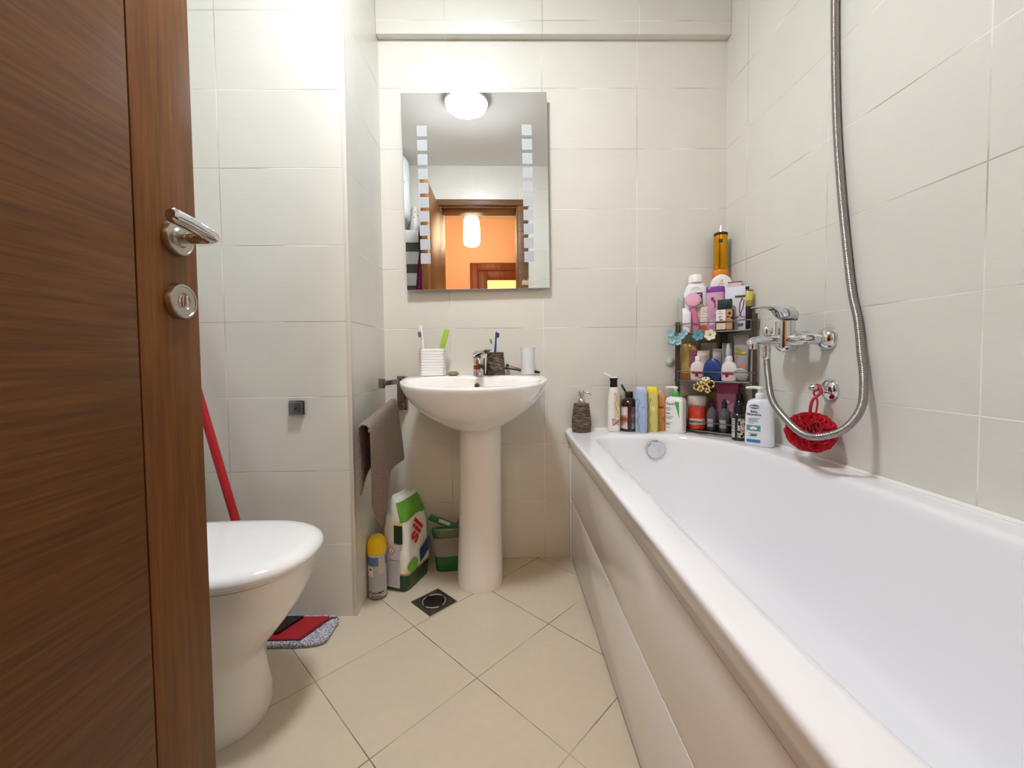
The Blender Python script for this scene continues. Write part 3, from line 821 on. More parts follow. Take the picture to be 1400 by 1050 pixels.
loops = [outer(.0225, .485), outer(.0205, .4865), outer(.0085, .528), outer(.003, .543), outer(.0004, .550), outer(.0012, .5555), outer(.005, .5585), outer(.011, .5598), outer(.016, TUBZ),
         offs(inner, -.014, TUBZ), offs(inner, -.006, .5588), offs(inner, -.001, .556), offs(inner, .003, .551), offs(inner, .006, .544), offs(inner, .0085, .534)]
loops += [scaled(.012, .02, .012, .50), scaled(.022, .05, .02, .42), scaled(.032, .10, .032, .33), scaled(.043, .16, .045, .25), scaled(.056, .21, .062, .195), scaled(.078, .25, .09, .168), scaled(.115, .30, .14, .158), scaled(.19, .5, .4, .154)]
tub = thing('bathtub', 'white built-in bathtub along the right wall with panelled front', 'bathtub', (0, 0, 0))
obj('tub_shell', add_loops(NB(), loops, False, True), M_acryl, tub, smooth=50)
obj('front_panel', box(.2595, .275, Y0+.01, 1.712, .2655, .4835, .003), M_panel, tub)
obj('front_panel', box(.2595, .275, Y0+.01, 1.712, .014, .2615, .003), M_panel, tub)
obj('gap_shade', box(.279, .30, Y0+.03, 1.735, .0, .47), mat('#2b2622', .8), tub)  # dark sheet stands in for the shadow seen through the panel gaps
obj('end_strip', box(.2545, .285, 1.714, D-.002, .0, .486, .004), M_panel, tub)
RXt = Matrix.Translation((.579, 1.612, .506)) @ Matrix.Rotation(radians(97), 4, 'X')
obj('overflow_cover', lathe([(.033, .002), (.036, .004), (.0365, .018), (.034, .0225), (.028, .024), (.004, .0245)], 48, RXt), M_chrome, tub)
obj('sealant_bead', tube([(XR-.003, Y0, TUBZ+.002), (XR-.003, D-.003, TUBZ+.002), (X0+.01, D-.003, TUBZ+.002)], .0055, 8), mat('#f4f2ee', .4), tub)
obj('waste', lathe([(.03, .155), (.03, .158), (.022, .1585), (.02, .156)], 28, Matrix.Translation((.585, 1.35, 0))), M_chrome, tub)

# ------------------------------------------------------------------ bath mixer, hose, hook, sponge
mix = thing('bath_mixer', 'chrome single lever bath mixer on the tiled right wall above the tub', 'bath mixer', (XR, 1.255, .921))
RYm = Matrix.Rotation(-pi/2, 4, 'Y')
for dy in (-.075, .075):
    obj('wall_flange', lathe([(.0335, 0), (.0335, .003), (.031, .010), (.024, .019), (.0165, .023), (.0145, .024), (.0145, .030)], 40, Matrix.Translation((0, dy, 0)) @ RYm), M_chrome, mix)
for dy in (-.075, .075):
    obj('union_nut', lathe([(.0125, .026), (.0125, .034), (.0165, .0345), (.0165, .052), (.0135, .053)], 24, Matrix.Translation((0, dy, 0)) @ RYm), M_chrome, mix)
BXm = -.072
bm = NB()
bpts = [(BXm+.022, -.075, 0), (BXm+.006, -.072, 0), (BXm, -.060, 0), (BXm, .060, 0), (BXm+.006, .072, 0), (BXm+.022, .075, 0)]
add_tube(bm, bpts, lambda i, n: (.0155, .0175, .0185, .0185, .0175, .0155)[i], 28)
add_lathe(bm, [(.0255, -.024), (.027, -.016), (.0275, .0), (.0265, .03), (.0265, .058)], 40, Matrix.Translation((BXm-.004, 0, 0)))
add_lathe(bm, [(.006, -.038), (.016, -.034), (.0235, -.026), (.0255, -.022)], 32, Matrix.Translation((BXm-.004, 0, 0)))
obj('mixer_body', bm, M_chrome, mix)
bm = NB(); secs = []
for x, z, w, h in ((BXm-.006, -.004, .017, .019), (BXm-.05, .000, .0165, .0165), (BXm-.085, -.001, .015, .0145), (BXm-.112, -.004, .013, .0125), (BXm-.120, -.006, .009, .008)):
    secs.append([Vector((x, w*cos(a), z + h*sin(a))) for a in [2*pi*i/28 for i in range(28)]])
add_loops(bm, secs); add_lathe(bm, [(.0115, -.028), (.0122, -.025), (.0122, -.008)], 24, Matrix.Translation((BXm-.104, 0, 0)))
obj('spout', bm, M_chrome, mix)
bm = NB(); add_lathe(bm, [(.0075, .012), (.0075, .018), (.0125, .0185), (.014, .022), (.014, .036), (.0125, .0385), (.004, .039)], 28, Matrix.Translation((BXm-.060, 0, 0))); obj('diverter_knob', bm, M_chrome, mix)
bm = NB(); add_lathe(bm, [(.0098, -.034), (.0112, -.033), (.0112, -.022), (.009, -.021), (.009, -.010)], 24, Matrix.Translation((BXm-.062, 0, 0))); obj('hose_outlet', bm, M_chrome, mix)
bm = NB(); secs = []
for x, zc, w, h in ((BXm+.022, .064, .018, .005), (BXm+.021, .076, .023, .015), (BXm+.010, .081, .0262, .021), (BXm-.012, .083, .0265, .023), (BXm-.026, .089, .025, .018), (BXm-.036, .097, .022, .0095), (BXm-.055, .1015, .0185, .0055), (BXm-.08, .1025, .016, .004), (BXm-.100, .1015, .013, .003), (BXm-.108, .1005, .009, .0015)):
    secs.append([Vector((x, w*math.copysign(abs(cos(a))**.75, cos(a)), zc + h*math.copysign(abs(sin(a))**.75, sin(a)))) for a in [2*pi*i/32 for i in range(32)]])
add_loops(bm, secs); obj('lever', bm, M_chrome, mix)
obj('lever_mark', lathe([(.005, 0), (.005, .0012), (.003, .0016)], 20, Matrix.Translation((BXm-.033, -.0, .083)) @ RYm), mat('#9aa0a8', .3, metal=.7), mix)

HX = XR+BXm-.062
path = [(HX, 1.255, .895), (HX, 1.255, .870), (.795, 1.243, .810), (.792, 1.215, .735), (.788, 1.135, .682), (.788, 1.075, .660), (.800, 1.030, .664), (.838, 1.006, .688), (.885, 1.014, .738), (.910, 1.036, .808), (.916, 1.053, .883), (.919, 1.068, .965), (.920, 1.090, 1.045), (.920, 1.113, 1.19), (.919, 1.131, 1.33), (.920, 1.150, 1.50), (.920, 1.160, 1.67), (.920, 1.166, 1.86), (.918, 1.168, 2.02)]
raw = catmull(path, 40)
# resample evenly so the ribs stay even
pts = [raw[0]]; acc = 0.; STEP = .00125
for a, b_ in zip(raw[:-1], raw[1:]):
    L = (b_-a).length; t = STEP-acc
    while t <= L:
        pts.append(a+(b_-a)*(t/L)); t += STEP
    acc = L-(t-STEP)
ho = tube(pts, lambda i, n:   .0097 if i % 4 < 2 else .0089, 12)
hose = thing('shower_hose', 'ribbed chrome shower hose looping from the bath mixer up the right wall', 'shower hose', (0, 0, 0))
obj('ribbed_hose', ho, mat('#9a9793', .3, metal=1), hose)
obj('hose_nut', lathe([(.0095, .862), (.0108, .864), (.0112, .884), (.0105, .8868)], 24, Matrix.Translation((HX, 1.255, 0))), M_chrome, hose)

hk = thing('wall_hook', 'round chrome wall hook below the bath mixer holding a red sponge', 'hook', (XR, 1.168, .772))
obj('wall_flange', lathe([(.031, 0), (.031, .004), (.028, .010), (.020, .0145), (.011, .017), (.009, .02)], 40, RYm), M_chrome, hk)
obj('peg', add_tube(NB(), [(-.012, 0, 0), (-.028, -.001, .001), (-.050, -.002, .005), (-.060, -.002, .007), (-.064, -.002, .0075)], lambda i, n: (.0105, .0100, .0112, .0108, .006)[i], 20), M_chrome, hk)

sg = thing('bath_sponge', 'red ruffled net sponge hanging by its cord from the chrome hook', 'bath sponge', (.864, 1.156, .652))
rnd = random.Random(8); bm = NB()
for k in range(30):
    ax = Vector((rnd.gauss(0, 1), rnd.gauss(0, 1), rnd.gauss(0, 1))).normalized(); u = ax.orthogonal().normalized(); w = ax.cross(u)
    h = rnd.uniform(-.75, .75); rr_ = math.sqrt(1-h*h); ph = rnd.uniform(0, 6.28); fq = rnd.choice((4, 5, 6)); amp = rnd.uniform(.16, .3)
    L1, L2, L3 = [], [], []
    for i in range(72):
        t = 2*pi*i/72
        d = (u*cos(t)+w*sin(t))*rr_ + ax*(h + amp*sin(fq*t+ph))
        d.normalize(); R1 = .0640*(1+.05*sin(3*t+ph*2))
        c = d*R1; base = d*R1*.55; midp = d*R1*.8 + ax*.004*sin(2*fq*t+ph)
        L1.append(base); L2.append(midp); L3.append(c+ax*.003*sin(fq*2*t))
    for L in (L1, L2, L3):
        for p in L: p.x *= .92; p.z *= .88
    add_loops(bm, [L1, L2, L3], False, False)
def sheer():
    m, nt, b = newmat('red_net'); b.inputs['Base Color'].default_value = lin('#dd2338'); b.inputs['Roughness'].default_value = .55
    b.inputs['Subsurface Weight'].default_value = .0; b.inputs['Sheen Weight'].default_value = .3
    tr = nt.nodes.new('ShaderNodeBsdfTranslucent'); tr.inputs['Color'].default_value = lin('#e8304a')
    mx = nt.nodes.new('ShaderNodeMixShader'); mx.inputs[0].default_value = .4
    out = nt.nodes['Material Output']
    nt.links.new(b.outputs[0], mx.inputs[1]); nt.links.new(tr.outputs[0], mx.inputs[2]); nt.links.new(mx.outputs[0], out.inputs['Surface']); return m
M_net = sheer()
obj('net_ruffles', bm, M_net, sg, smooth=180)
bmesh_core = NB(); bmesh.ops.create_icosphere(bmesh_core, subdivisions=3, radius=.045); obj('net_core', bmesh_core, M_net, sg)
pk = Vector((.889, 1.166, .7785)) - Vector((.864, 1.156, .652))
ctop = [Vector((.0, .004, .05)), Vector((.004, .0, .09)), pk+Vector((-.004, -.016, -.016)), pk+Vector((0, -.0140, -.004)), pk+Vector((0, -.001, .0100)), pk+Vector((0, .0125, -.004)), pk+Vector((.002, .014, -.020)), Vector((.016, -.004, .09)), Vector((.01, -.006, .05))]
bm = NB(); add_tube(bm, catmull(ctop, 6), lambda i, n: .0042 if i < n*.45 else .0026, 10)
obj('cord', bm, mat('#c01f2d', .5), sg)

# ------------------------------------------------------------------ bottles standing on the tub rim
TZ = TUBZ + .0006
GR = 'bottles along the bathtub rim'
sd = thing('soap_dispenser', 'brown bark textured soap dispenser with chrome pump at the tub corner', 'soap dispenser', (.302, 1.700, TZ))
def taper():
    rnd = random.Random(5); L = []; seg = 72; st = 50
    ph = [rnd.uniform(0, 6.28) for _ in range(st+1)]
    for j in range(st+1):
        f = j/st; r = .0375 + .0035*sin(min(f*4, 1.57)) - .0125*max(0, f-.25)**1.2*1.1
        L.append([Vector(((r+.0011*(-1)**j+.0012*sin(5*t+ph[j]))*cos(t), (r+.0011*(-1)**j+.0012*sin(7*t+ph[j]))*sin(t), .118*f)) for t in [2*pi*i/seg for i in range(seg)]])
    L.append([Vector((.022*cos(t), .022*sin(t), .121)) for t in [2*pi*i/seg for i in range(seg)]])
    return L
obj('dispenser_body', add_loops(NB(), taper()), M_bark, sd)
nk = obj('collar', lathe([(.0155, .120), (.016, .124), (.015, .135), (.012, .138)], 28), M_chrome, sd)
bm = NB(); add_lathe(bm, [(.0065, .137), (.0065, .150), (.0125, .152), (.013, .168), (.010, .174), (.004, .1755)], 28)
add_tube(bm, [(.006, -.004, .166), (.022, -.014, .165), (.034, -.021, .160), (.036, -.022, .154)], lambda i, n: (.005, .0038, .0034, .003)[i], 12)
obj('pump_head', bm, M_chrome, nk)

def bottle(name, label, cat, loc, rot, secs, m, group=GR, part='bottle_body', seg=48, smooth=50):
    t = thing(name, label, cat, loc, rot, group)
    obj(part, loft(secs, seg), m, t, smooth=smooth)
    return t
def cap(t, prof, m, seg=32, part='cap', M=None): return obj(part, lathe(prof, seg, M), m, t)

# tall white bottle, black neck, open white flap
b1 = bottle('shampoo_bottle', 'tall white bottle with black neck and open white flap cap', 'bottle', (.436, 1.692, TZ), facing(.436, 1.692)+.1,
            [(0, .021, .016, 3), (.003, .0245, .019, 3), (.02, .0255, .020, 3), (.08, .0255, .020, 3), (.13, .0235, .0185, 2.8), (.165, .0195, .0165, 2.5), (.184, .0165, .0155, 2.2), (.186, .0150, .0145, 2)], mat('#efeae2', .28, coat=.2))
nk = cap(b1, [(.0155, .1865), (.0158, .190), (.0148, .205), (.0150, .212), (.0172, .222), (.0172, .2245)], M_black, part='neck')
bm = NB(); add_lathe(bm, [(.0172, .2247), (.0172, .2275), (.015, .2285)], 32)
add_loops(bm, [sell(.016, .009, 3, 0, seg=24), sell(.016, .010, 3, .003, seg=24), sell(.0145, .008, 3, .006, seg=24)])
bm.verts.ensure_lookup_table(); vs = bm.verts[-72:]
bmesh.ops.transform(bm, matrix=Matrix.Translation((-.026, 0, .236)) @ Matrix.Rotation(.42, 4, 'Y'), verts=vs)
obj('flap_cap', bm, mat('#f4f0ea', .3), nk)['label'] = 'white flap standing open'
decal('print', sq(.000, .0235, .060, .165, 10), mat('#dcc9a8', .35), b1, .0262, .0206, 3, .0004)
bm = NB()
for k in range(5): stroke_xz(bm, [(-.008+.006*q, .052-.005*k+.004*sin(q*1.3+k)) for q in range(6)], .003)
decal('print', bm, mat('#a8694c', .4), b1, .0262, .0206, 3, .0008)
bm = NB()
stroke_xz(bm, [(.008+.006*sin(q*.9), .075+.0075*q) for q in range(13)], .0012); stroke_xz(bm, [(.012+.005*cos(q*1.1), .08+.007*q) for q in range(11)], .001)
decal('print', bm, mat('#54402f', .4), b1, .0258, .0202, 3, .0009)
# dark brown bottle
b2 = bottle('shampoo_bottle', 'dark brown round bottle with orange labels and open black cap', 'bottle', (.506, 1.7085, TZ), facing(.503, 1.7),
            [(0, .033, .033, 2), (.004, .036, .036, 2), (.110, .036, .036, 2), (.122, .0335, .0335, 2), (.133, .024, .024, 2), (.140, .0165, .0165, 2), (.142, .0150, .0150, 2)], mat('#2a1410', .1, coat=.4))
nk = cap(b2, [(.0165, .1425), (.0168, .146), (.0165, .163), (.0145, .166)], mat('#1c0f0c', .25), part='neck')
bm = NB(); add_lathe(bm, [(.013, 0), (.0135, .004), (.012, .008)], 24, Matrix.Translation((-.027, 0, .179)) @ Matrix.Rotation(1.05, 4, 'Y') @ Matrix.Scale(1.25, 4, (1, 0, 0)))
add_box(bm, -.019, -.014, -.006, .006, .162, .171, .001); obj('flap_cap', bm, mat('#1c0f0c', .25), nk)
M_lo = band_material('orange_label', [(0, '#e0cfc4'), (.030, '#c9785a'), (.045, '#b2573c'), (.060, '#e3b29a')], rough=.4)
decal('label', sq(-.0345, -.006, .012, .104), M_lo, b2, .0365, .0365, 2, .0004)
decal('label', sq(-.030, -.013, .070, .098), mat('#dcdde4', .4), b2, .0365, .0365, 2, .0009)
decal('label', sq(-.018, -.008, .016, .038), mat('#c6c8cc', .4), b2, .0365, .0365, 2, .0009)
decal('label', sq(.010, .0345, .012, .104), band_material('back_label', [(0, '#7f9487'), (.035, '#6a5a58'), (.06, '#a66a7a'), (.075, '#6d4a48')], rough=.4, noise=.03, nscale=60), b2, .0365, .0365, 2, .0004)
decal('lettering', lines(-.033, -.008, ((.063, .9), (.058, .7), (.048, .8), (.026, .5)), .0016), mat('#6f3422', .5), b2, .0365, .0365, 2, .0010)
# blue, yellow, orange slim bottles
def slim(label, x, y, hbody, hcap, print_hex, w, h, script, rot=0.):
    t = bottle('shower_gel', label, 'bottle', (x, y, TZ), facing(x, y)+rot,
               [(0, w-.002, .0145, 3.5), (.003, w, .016, 3.5), (h*.5, w+.0008, .0168, 3.5), (h-.026, w-.0005, .0158, 3.5), (h-.0245, w-.001, .0152, 3.5)], mat(hbody, .3, vary=.06, bscale=90))
    obj('cap', loft([(h-.0243, w-.0008, .0155, 3.5), (h-.006, w-.0012, .0150, 3.5), (h-.001, w-.004, .012, 3.2), (h, w-.008, .009, 3)], 40), mat(hcap, .3), t)
    M = mat(print_hex, .45)
    bm = NB()
    for k, (fx, n) in enumerate(script):
        stroke_xz(bm, [(fx*w + .0042*sin(q*1.25+k), .018 + (h-.065)*q/n) for q in range(n+1)], .0011)
    oval_xz(bm, -w*.45, .012, .005, .005)
    decal('print', bm, M, t, w+.0006, .0168, 3.5, .0005)
    bm = oval_xz(NB(), -w*.45, .012, .0038, .0038); decal('print', bm, mat(hbody, .3, vary=.06, bscale=90), t, w+.0006, .0168, 3.5, .0009)
    return t
s1 = slim('pale blue flip-top bottle between the brown and yellow bottles', .5415, 1.660, '#a9bcdc', '#b7c6e8', '#3d4e78', .0228, .188, ((-.62, 15), (-.45, 12)))
decal('print', stroke_xz(NB(), [(.002, .105), (.008, .103), (.012, .111)], .0016), mat('#3d4e78', .45), s1, .0234, .0168, 3.5, .0005)
s2 = slim('yellow flip-top bottle between the blue and orange bottles', .5915, 1.675, '#d3cd72', '#f3dc28', '#5a5a58', .0228, .187, ((-.62, 15), (-.40, 11)))
bm = NB()
for q in range(7):
    stroke_xz(bm, [(.004, .098), (.004+.011*cos(q*.9), .098+.014*sin(q*.9))], .003)
decal('print', bm, mat('#ede7b8', .4), s2, .0234, .0168, 3.5, .0006)
s3 = bottle('shower_gel', 'slim orange bottle with pale pointed top beside the green pump bottle', 'bottle', (.640, 1.702, TZ), facing(.64, 1.7),
            [(0, .0175, .013, 3), (.003, .0195, .0145, 3), (.12, .0195, .0145, 3), (.139, .0185, .0135, 3)], mat('#d99a58', .3, vary=.08, bscale=80))
obj('cap', loft([(.1392, .0183, .0133, 3), (.155, .0158, .012, 2.6), (.168, .0105, .009, 2.2), (.171, .006, .006, 2)], 40), mat('#c9a27c', .25), s3)
decal('lettering', text_xz('bel', .017, 0, .100, 0, .0004), mat('#5b3520', .5), s3, .0198, .0148, 3, .0005)
decal('lettering', lines(.004, .016, ((.058, 1), (.052, .7), (.046, .9), (.036, .8)), .0018), mat('#8a4a22', .5), s3, .0198, .0148, 3, .0005)

# white and green pump bottle
cx_, cy_ = .684, 1.660
b4 = bottle('lotion_bottle', 'white square pump bottle with green pump and green triangle', 'bottle', (cx_, cy_, TZ), facing(cx_, cy_)-.42,
            [(0, .034, .022, 5), (.003, .0365, .0245, 5), (.03, .037, .025, 5), (.128, .0365, .0248, 5), (.139, .034, .0225, 4), (.1455, .022, .016, 3), (.147, .014, .013, 2)], mat('#f0f0ee', .3))
nk = cap(b4, [(.0140, .1472), (.0158, .149), (.0150, .158), (.0118, .166), (.0085, .168)], mat('#46a94e', .35), part='pump_collar')
bm = NB(); add_lathe(bm, [(.005, .168), (.005, .178), (.0095, .179), (.0095, .186), (.007, .188)], 24); add_tube(bm, [(0, 0, .184), (-.018, -.008, .1845), (-.030, -.013, .183), (-.034, -.0148, .180)], lambda i, n: (.006, .005, .0044, .004)[i], 12)
obj('pump_head', bm, mat('#eef0ea', .35), nk)['label'] = 'white pump head'
M_cg = mat('#2b3a33', .5); W4, T4 = .0371, .0252
decal('lettering', text_xz('CeraVe', .0150, -.0065, .118, 0, .0002, .95), M_cg, b4, W4, T4, 5, .0005)
bm = NB(); poly_xz(bm, [(.006, .128), (.024, .128), (.026, .060)]); 
decal('green_triangle', bm, mat('#3fae57', .4), b4, W4, T4, 5, .0009)
decal('lettering', lines(-.031, .004, ((.101, .62), (.096, .72), (.091, .55), (.066, .95), (.061, .8), (.056, .7), (.040, .85), (.020, .6)), .0019), mat('#8b9990', .5), b4, W4, T4, 5, .0005)
decal('lettering', lines(-.031, -.012, ((.077, 1), (.033, 1)), .0032), M_black, b4, W4, T4, 5, .0006)

# bottles on the right end of the rim, beyond the shelf
b5 = bottle('oil_bottle', 'black bottle with patterned cream label between shelf and white baby wash', 'bottle', (.8485, 1.490, TZ), facing(.857, 1.503),
            [(0, .020, .020, 2.4), (.003, .0235, .0235, 2.4), (.088, .0235, .0235, 2.4), (.098, .0205, .0205, 2.2), (.101, .0165, .0165, 2)], mat('#16201a', .1, coat=.4))
cap(b5, [(.0165, .1012), (.0175, .104), (.0172, .124), (.0155, .128), (.006, .1285)], M_black)
def pattern():
    m, nt, b = newmat('dotted_label'); tc = nt.nodes.new('ShaderNodeTexCoord')
    v = nt.nodes.new('ShaderNodeTexVoronoi'); v.inputs['Scale'].default_value = 75; nt.links.new(tc.outputs['Object'], v.inputs['Vector'])
    cr = nt.nodes.new('ShaderNodeValToRGB'); e = cr.color_ramp.elements; cr.color_ramp.interpolation = 'CONSTANT'
    e[0].position = 0; e[0].color = lin('#1d1b18'); e[1].position = .42; e[1].color = lin('#d9cfbd'); x = e.new(.62); x.color = lin('#a99077')
    nt.links.new(v.outputs['Distance'], cr.inputs['Fac']); nt.links.new(cr.outputs['Color'], b.inputs['Base Color']); b.inputs['Roughness'].default_value = .4; return m
decal('label', sq(-.004, .0228, .012, .082), pattern(), b5, .0238, .0238, 2.4, .0005)
decal('label', sq(-.0228, -.013, .012, .082), mat('#bfc3bd', .4), b5, .0238, .0238, 2.4, .0005)
decal('lettering', lines(-.0215, -.0145, ((.074, 1), (.066, .8), (.058, 1), (.05, .7), (.042, .9), (.03, .8)), .0026, 3), M_black, b5, .0238, .0238, 2.4, .0009)

b6 = bottle('baby_wash', 'white baby wash pump bottle with navy oval and teal band, by the red sponge', 'bottle', (.862, 1.388, TZ), facing(.862, 1.388)-.16,
            [(0, .039, .020, 3), (.004, .0435, .0235, 3), (.03, .0445, .0245, 3), (.10, .0425, .024, 3), (.140, .0395, .023, 3), (.156, .034, .0215, 3), (.1625, .022, .016, 2.6), (.164, .013, .012, 2)], mat('#eceff5', .28))
nk = cap(b6, [(.0125, .1642), (.0135, .166), (.0135, .180), (.011, .183), (.0065, .184), (.0055, .190)], mat('#eef0f2', .35), part='pump_collar')
bm = NB(); add_lathe(bm, [(.0055, .184), (.0055, .196), (.010, .197), (.010, .203), (.007, .205)], 24); add_tube(bm, [(0, 0, .201), (-.02, -.006, .2025), (-.036, -.011, .2015), (-.040, -.012, .199)], lambda i, n: (.006, .005, .0044, .004)[i], 12)
obj('pump_head', bm, mat('#f2f2f0', .35), nk)
W6, T6 = .0435, .0247
lx = -.013
M_navy = mat('#1f2c63', .4)
decal('oval_mark', oval_xz(NB(), lx, .1375, .0155, .0068, 28), M_navy, b6, W6-.0025, T6-.0005, 3, .0012)
decal('lettering', text_xz('chicco', .0105, lx, .1377, 0, .0004), M_labw, b6, W6-.0025, T6-.0005, 3, .0018)
decal('lettering', text_xz('Baby', .0115, lx, .1205, 0, .0002), M_navy, b6, W6-.0015, T6-.0003, 3, .0010)
decal('lettering', text_xz('Moments', .0115, lx, .1105, 0, .0002), M_navy, b6, W6-.0015, T6-.0003, 3, .0010)
decal('lettering', lines(-.031, .004, ((.096, 1), (.091, .8), (.086, .9), (.080, .5)), .0018), mat('#7d86a8', .5), b6, W6-.0012, T6-.0002, 3, .0010)
decal('teal_band', sq(-.036, .007, .054, .0735), mat('#5f9d94', .4), b6, W6, T6, 3, .0008)
bm = NB(); oval_xz(bm, -.020, .063, .005, .0045); oval_xz(bm, -.014, .0645, .005, .0055); oval_xz(bm, -.008, .063, .0045, .004); decal('print', bm, M_labw, b6, W6, T6, 3, .0014)
decal('lettering', lines(-.032, .003, ((.044, .9), (.035, .6)), .0022), mat('#8fb394', .5), b6, W6, T6, 3, .0010)
decal('lettering', lines(-.024, -.004, ((.037, 1),), .005), mat('#3a5a46', .5), b6, W6, T6, 3, .0012)
decal('blue_band', sq(-.036, .007, .014, .0245), mat('#3b82b5', .4), b6, W6, T6, 3, .0008)

# ------------------------------------------------------------------ corner shelf and what stands on it
A, B = Vector((.712, 1.699)), Vector((.899, 1.502))
U = (B-A).normalized(); Nn = Vector((-U.y, U.x))
if Nn.y < 0: Nn = -Nn
RO = atan2(U.y, U.x)                                   # things on the shelf face its open side
cad = thing('corner_shelf', 'three tier dark metal corner shelf crowded with toiletries on the tub corner', 'shelf', (.82, 1.64, TUBZ))
O = Vector((.82, 1.64, TUBZ))
def W3(p, z): return Vector((p[0]-O.x, p[1]-O.y, z-O.z))
SHZ = (.570, .773, .970)
outl = [A-U*.002-Nn*.0, B+U*.002, Vector((.9235, 1.4985)), Vector((.9235, 1.738)), Vector((.7085, 1.738))]
for z in SHZ:
    bm = NB(); a = [W3(p, z-.004) for p in outl]; b_ = [W3(p, z) for p in outl]; add_loops(bm, [a, b_])
    o = obj('shelf_tray', bm, M_darkmetal, cad)  # solid dark plate in place of a wire grid, shaped to cast shade
    bm = NB()
    add_tube(bm, [W3(p-Nn*.004, z-.002) for p in (A, B)], .0036, 10)
    zr = z+.036
    L = [W3(A-Nn*.007, zr), W3(B-Nn*.007, zr)]
    add_tube(bm, [W3((.7085, 1.737), zr), W3(A-Nn*.007-U*.003, zr)] + L + [W3((.924, 1.4985), zr)], .0022, 8)
    for p in (A-Nn*.006, B-Nn*.006): add_tube(bm, [W3(p, z-.002), W3(p, zr)], .0022, 8)
    obj('rail', bm, mat('#7e7973', .3, metal=.9), cad)
def strip(c, w, z0, z1, rot, t=.004):
    return box(-w/2, w/2, -t/2, t/2, z0-O.z, z1-O.z, .001, 1, Matrix.Translation((c[0]-O.x, c[1]-O.y, 0)) @ Matrix.Rotation(rot, 4, 'Z'))
obj('post', strip(A-U*.006+Nn*.004, .020, TUBZ+.0005, 1.015, RO+.35), M_darkmetal, cad)
obj('post', strip(B+U*.010+Nn*.008, .016, TUBZ+.0005, 1.03, RO+.3), M_darkmetal, cad)
obj('post', strip((.9185, 1.7335), .028, TUBZ+.0005, 1.02, RO), M_darkmetal, cad)
bm = NB(); add_lathe(bm, [(.004, -.008), (.007, -.002), (.022, .006), (.0225, .0075)], 28, Matrix.Translation((.694-O.x, 1.7385-O.y, .848-O.z)) @ Matrix.Rotation(-pi/2, 4, 'X'))
obj('suction_cup', bm, mat('#cfd3c8', .3, trans=.2, ior=1.3), cad)
bm = NB()
def bow(dep, a0, a1, r):
    P = []
    for q in range(25):
        f = q/24; p = A + U*((a0+(a1-a0)*f)*(B-A).length)
        P.append(W3(p - Nn*(.004+dep*sin(pi*f)**1.6), .5645))
    add_tube(bm, P, r, 8)
bow(.044, .04, .92, .0017); bow(.034, .12, .84, .0014); bow(.024, .2, .76, .0014)
for k in range(7):
    f = .32+.06*k; p = A+U*(f*(B-A).length); add_tube(bm, [W3(p-Nn*.004, .5645), W3(p-Nn*(.036), .5645)], .0012, 6)
obj('scroll_wire', bm, mat('#8d8984', .25, metal=1), cad)

G1, G2, G3 = 'toiletries on the top shelf tier', 'toiletries on the middle shelf tier', 'toiletries on the bottom shelf tier'
Z1, Z2, Z3 = SHZ[2]+.0006, SHZ[1]+.0006, SHZ[0]+.0006
# --- top tier
t1 = bottle('talc_bottle', 'big white rounded bottle with navy label at the back of the top tier', 'bottle', (.785, 1.706, Z1), facing(.786, 1.704),
            [(0, .043, .022, 3), (.004, .046, .024, 3), (.13, .047, .025, 3), (.165, .0455, .024, 2.8), (.192, .037, .021, 2.4), (.207, .027, .018, 2)], mat('#f0f1f3', .3), G1)
cap(t1, [(.0262, .2075), (.0285, .209), (.0275, .236), (.0255, .240), (.005, .2405)], mat('#f6f5f3', .3))
decal('label', sq(-.018, .026, .139, .164), M_navy, t1, .0472, .0252, 3, .0006)
decal('lettering', lines(-.013, .021, ((.154, 1), (.146, .8)), .004), mat('#b9c0d4', .5), t1, .0472, .0252, 3, .0011)
decal('label', sq(-.018, .028, .118, .138), mat('#5f9a35', .4), t1, .0472, .0252, 3, .0006)
bm = NB()
for k in range(3): stroke_xz(bm, [((.020-.004*k)*cos(a), .172+(.016-.003*k)*sin(a)) for a in [.3+q*.25 for q in range(11)]], .0011)
decal('print', bm, mat('#b7b9c6', .5), t1, .0468, .0250, 3, .0008)
t2 = thing('sparkle_tube', 'narrow pale green glittery tube at the left end of the top tier', 'tube', (.731, 1.717, Z1), facing(.73, 1.72), G1)
obj('tube_body', loft([(0, .0115, .0115, 2), (.10, .0125, .0125, 2), (.146, .0125, .0125, 2), (.150, .010, .010, 2)], 28), mat('#a9b8a6', .3, vary=.3, bscale=260), t2)
t3 = bottle('lotion_tube', 'white upright tube behind the pink brush', 'tube', (.7405, 1.687, Z1), facing(.75, 1.69), [(0, .016, .012, 2.4), (.07, .018, .012, 2.6), (.098, .0185, .004, 3), (.101, .0185, .002, 3)], mat('#ece8ee', .35), G1, 'tube_body')
br = thing('facial_brush', 'pink round headed brush standing at the front left of the top tier', 'brush', (.7565, 1.6585, Z1), facing(.75, 1.67), G1)
bm = NB(); secs = []
for z, x, w, d in ((0, .012, .011, .008), (.03, .010, .0125, .009), (.065, .004, .0105, .008), (.092, -.002, .0085, .007), (.108, -.003, .009, .007)):
    secs.append(sell(w, d, 2.2, z, x, 0, seg=28))
add_loops(bm, secs); obj('handle', bm, mat('#d673a2', .3, coat=.3), br)
obj('brush_head', lathe([(.012, -.009), (.027, -.007), (.031, 0), (.029, .006), (.02, .010), (.006, .011)], 36, Matrix.Translation((-.004, 0, .131)) @ Matrix.Rotation(1.25, 4, 'X')), mat('#e3a3bf', .45, bump=.4, bscale=300), br)
t4 = thing('small_carton', 'beige carton with white labels and orange spot in the top tier', 'carton', (.7935, 1.662, Z1), facing(.787, 1.657), G1)
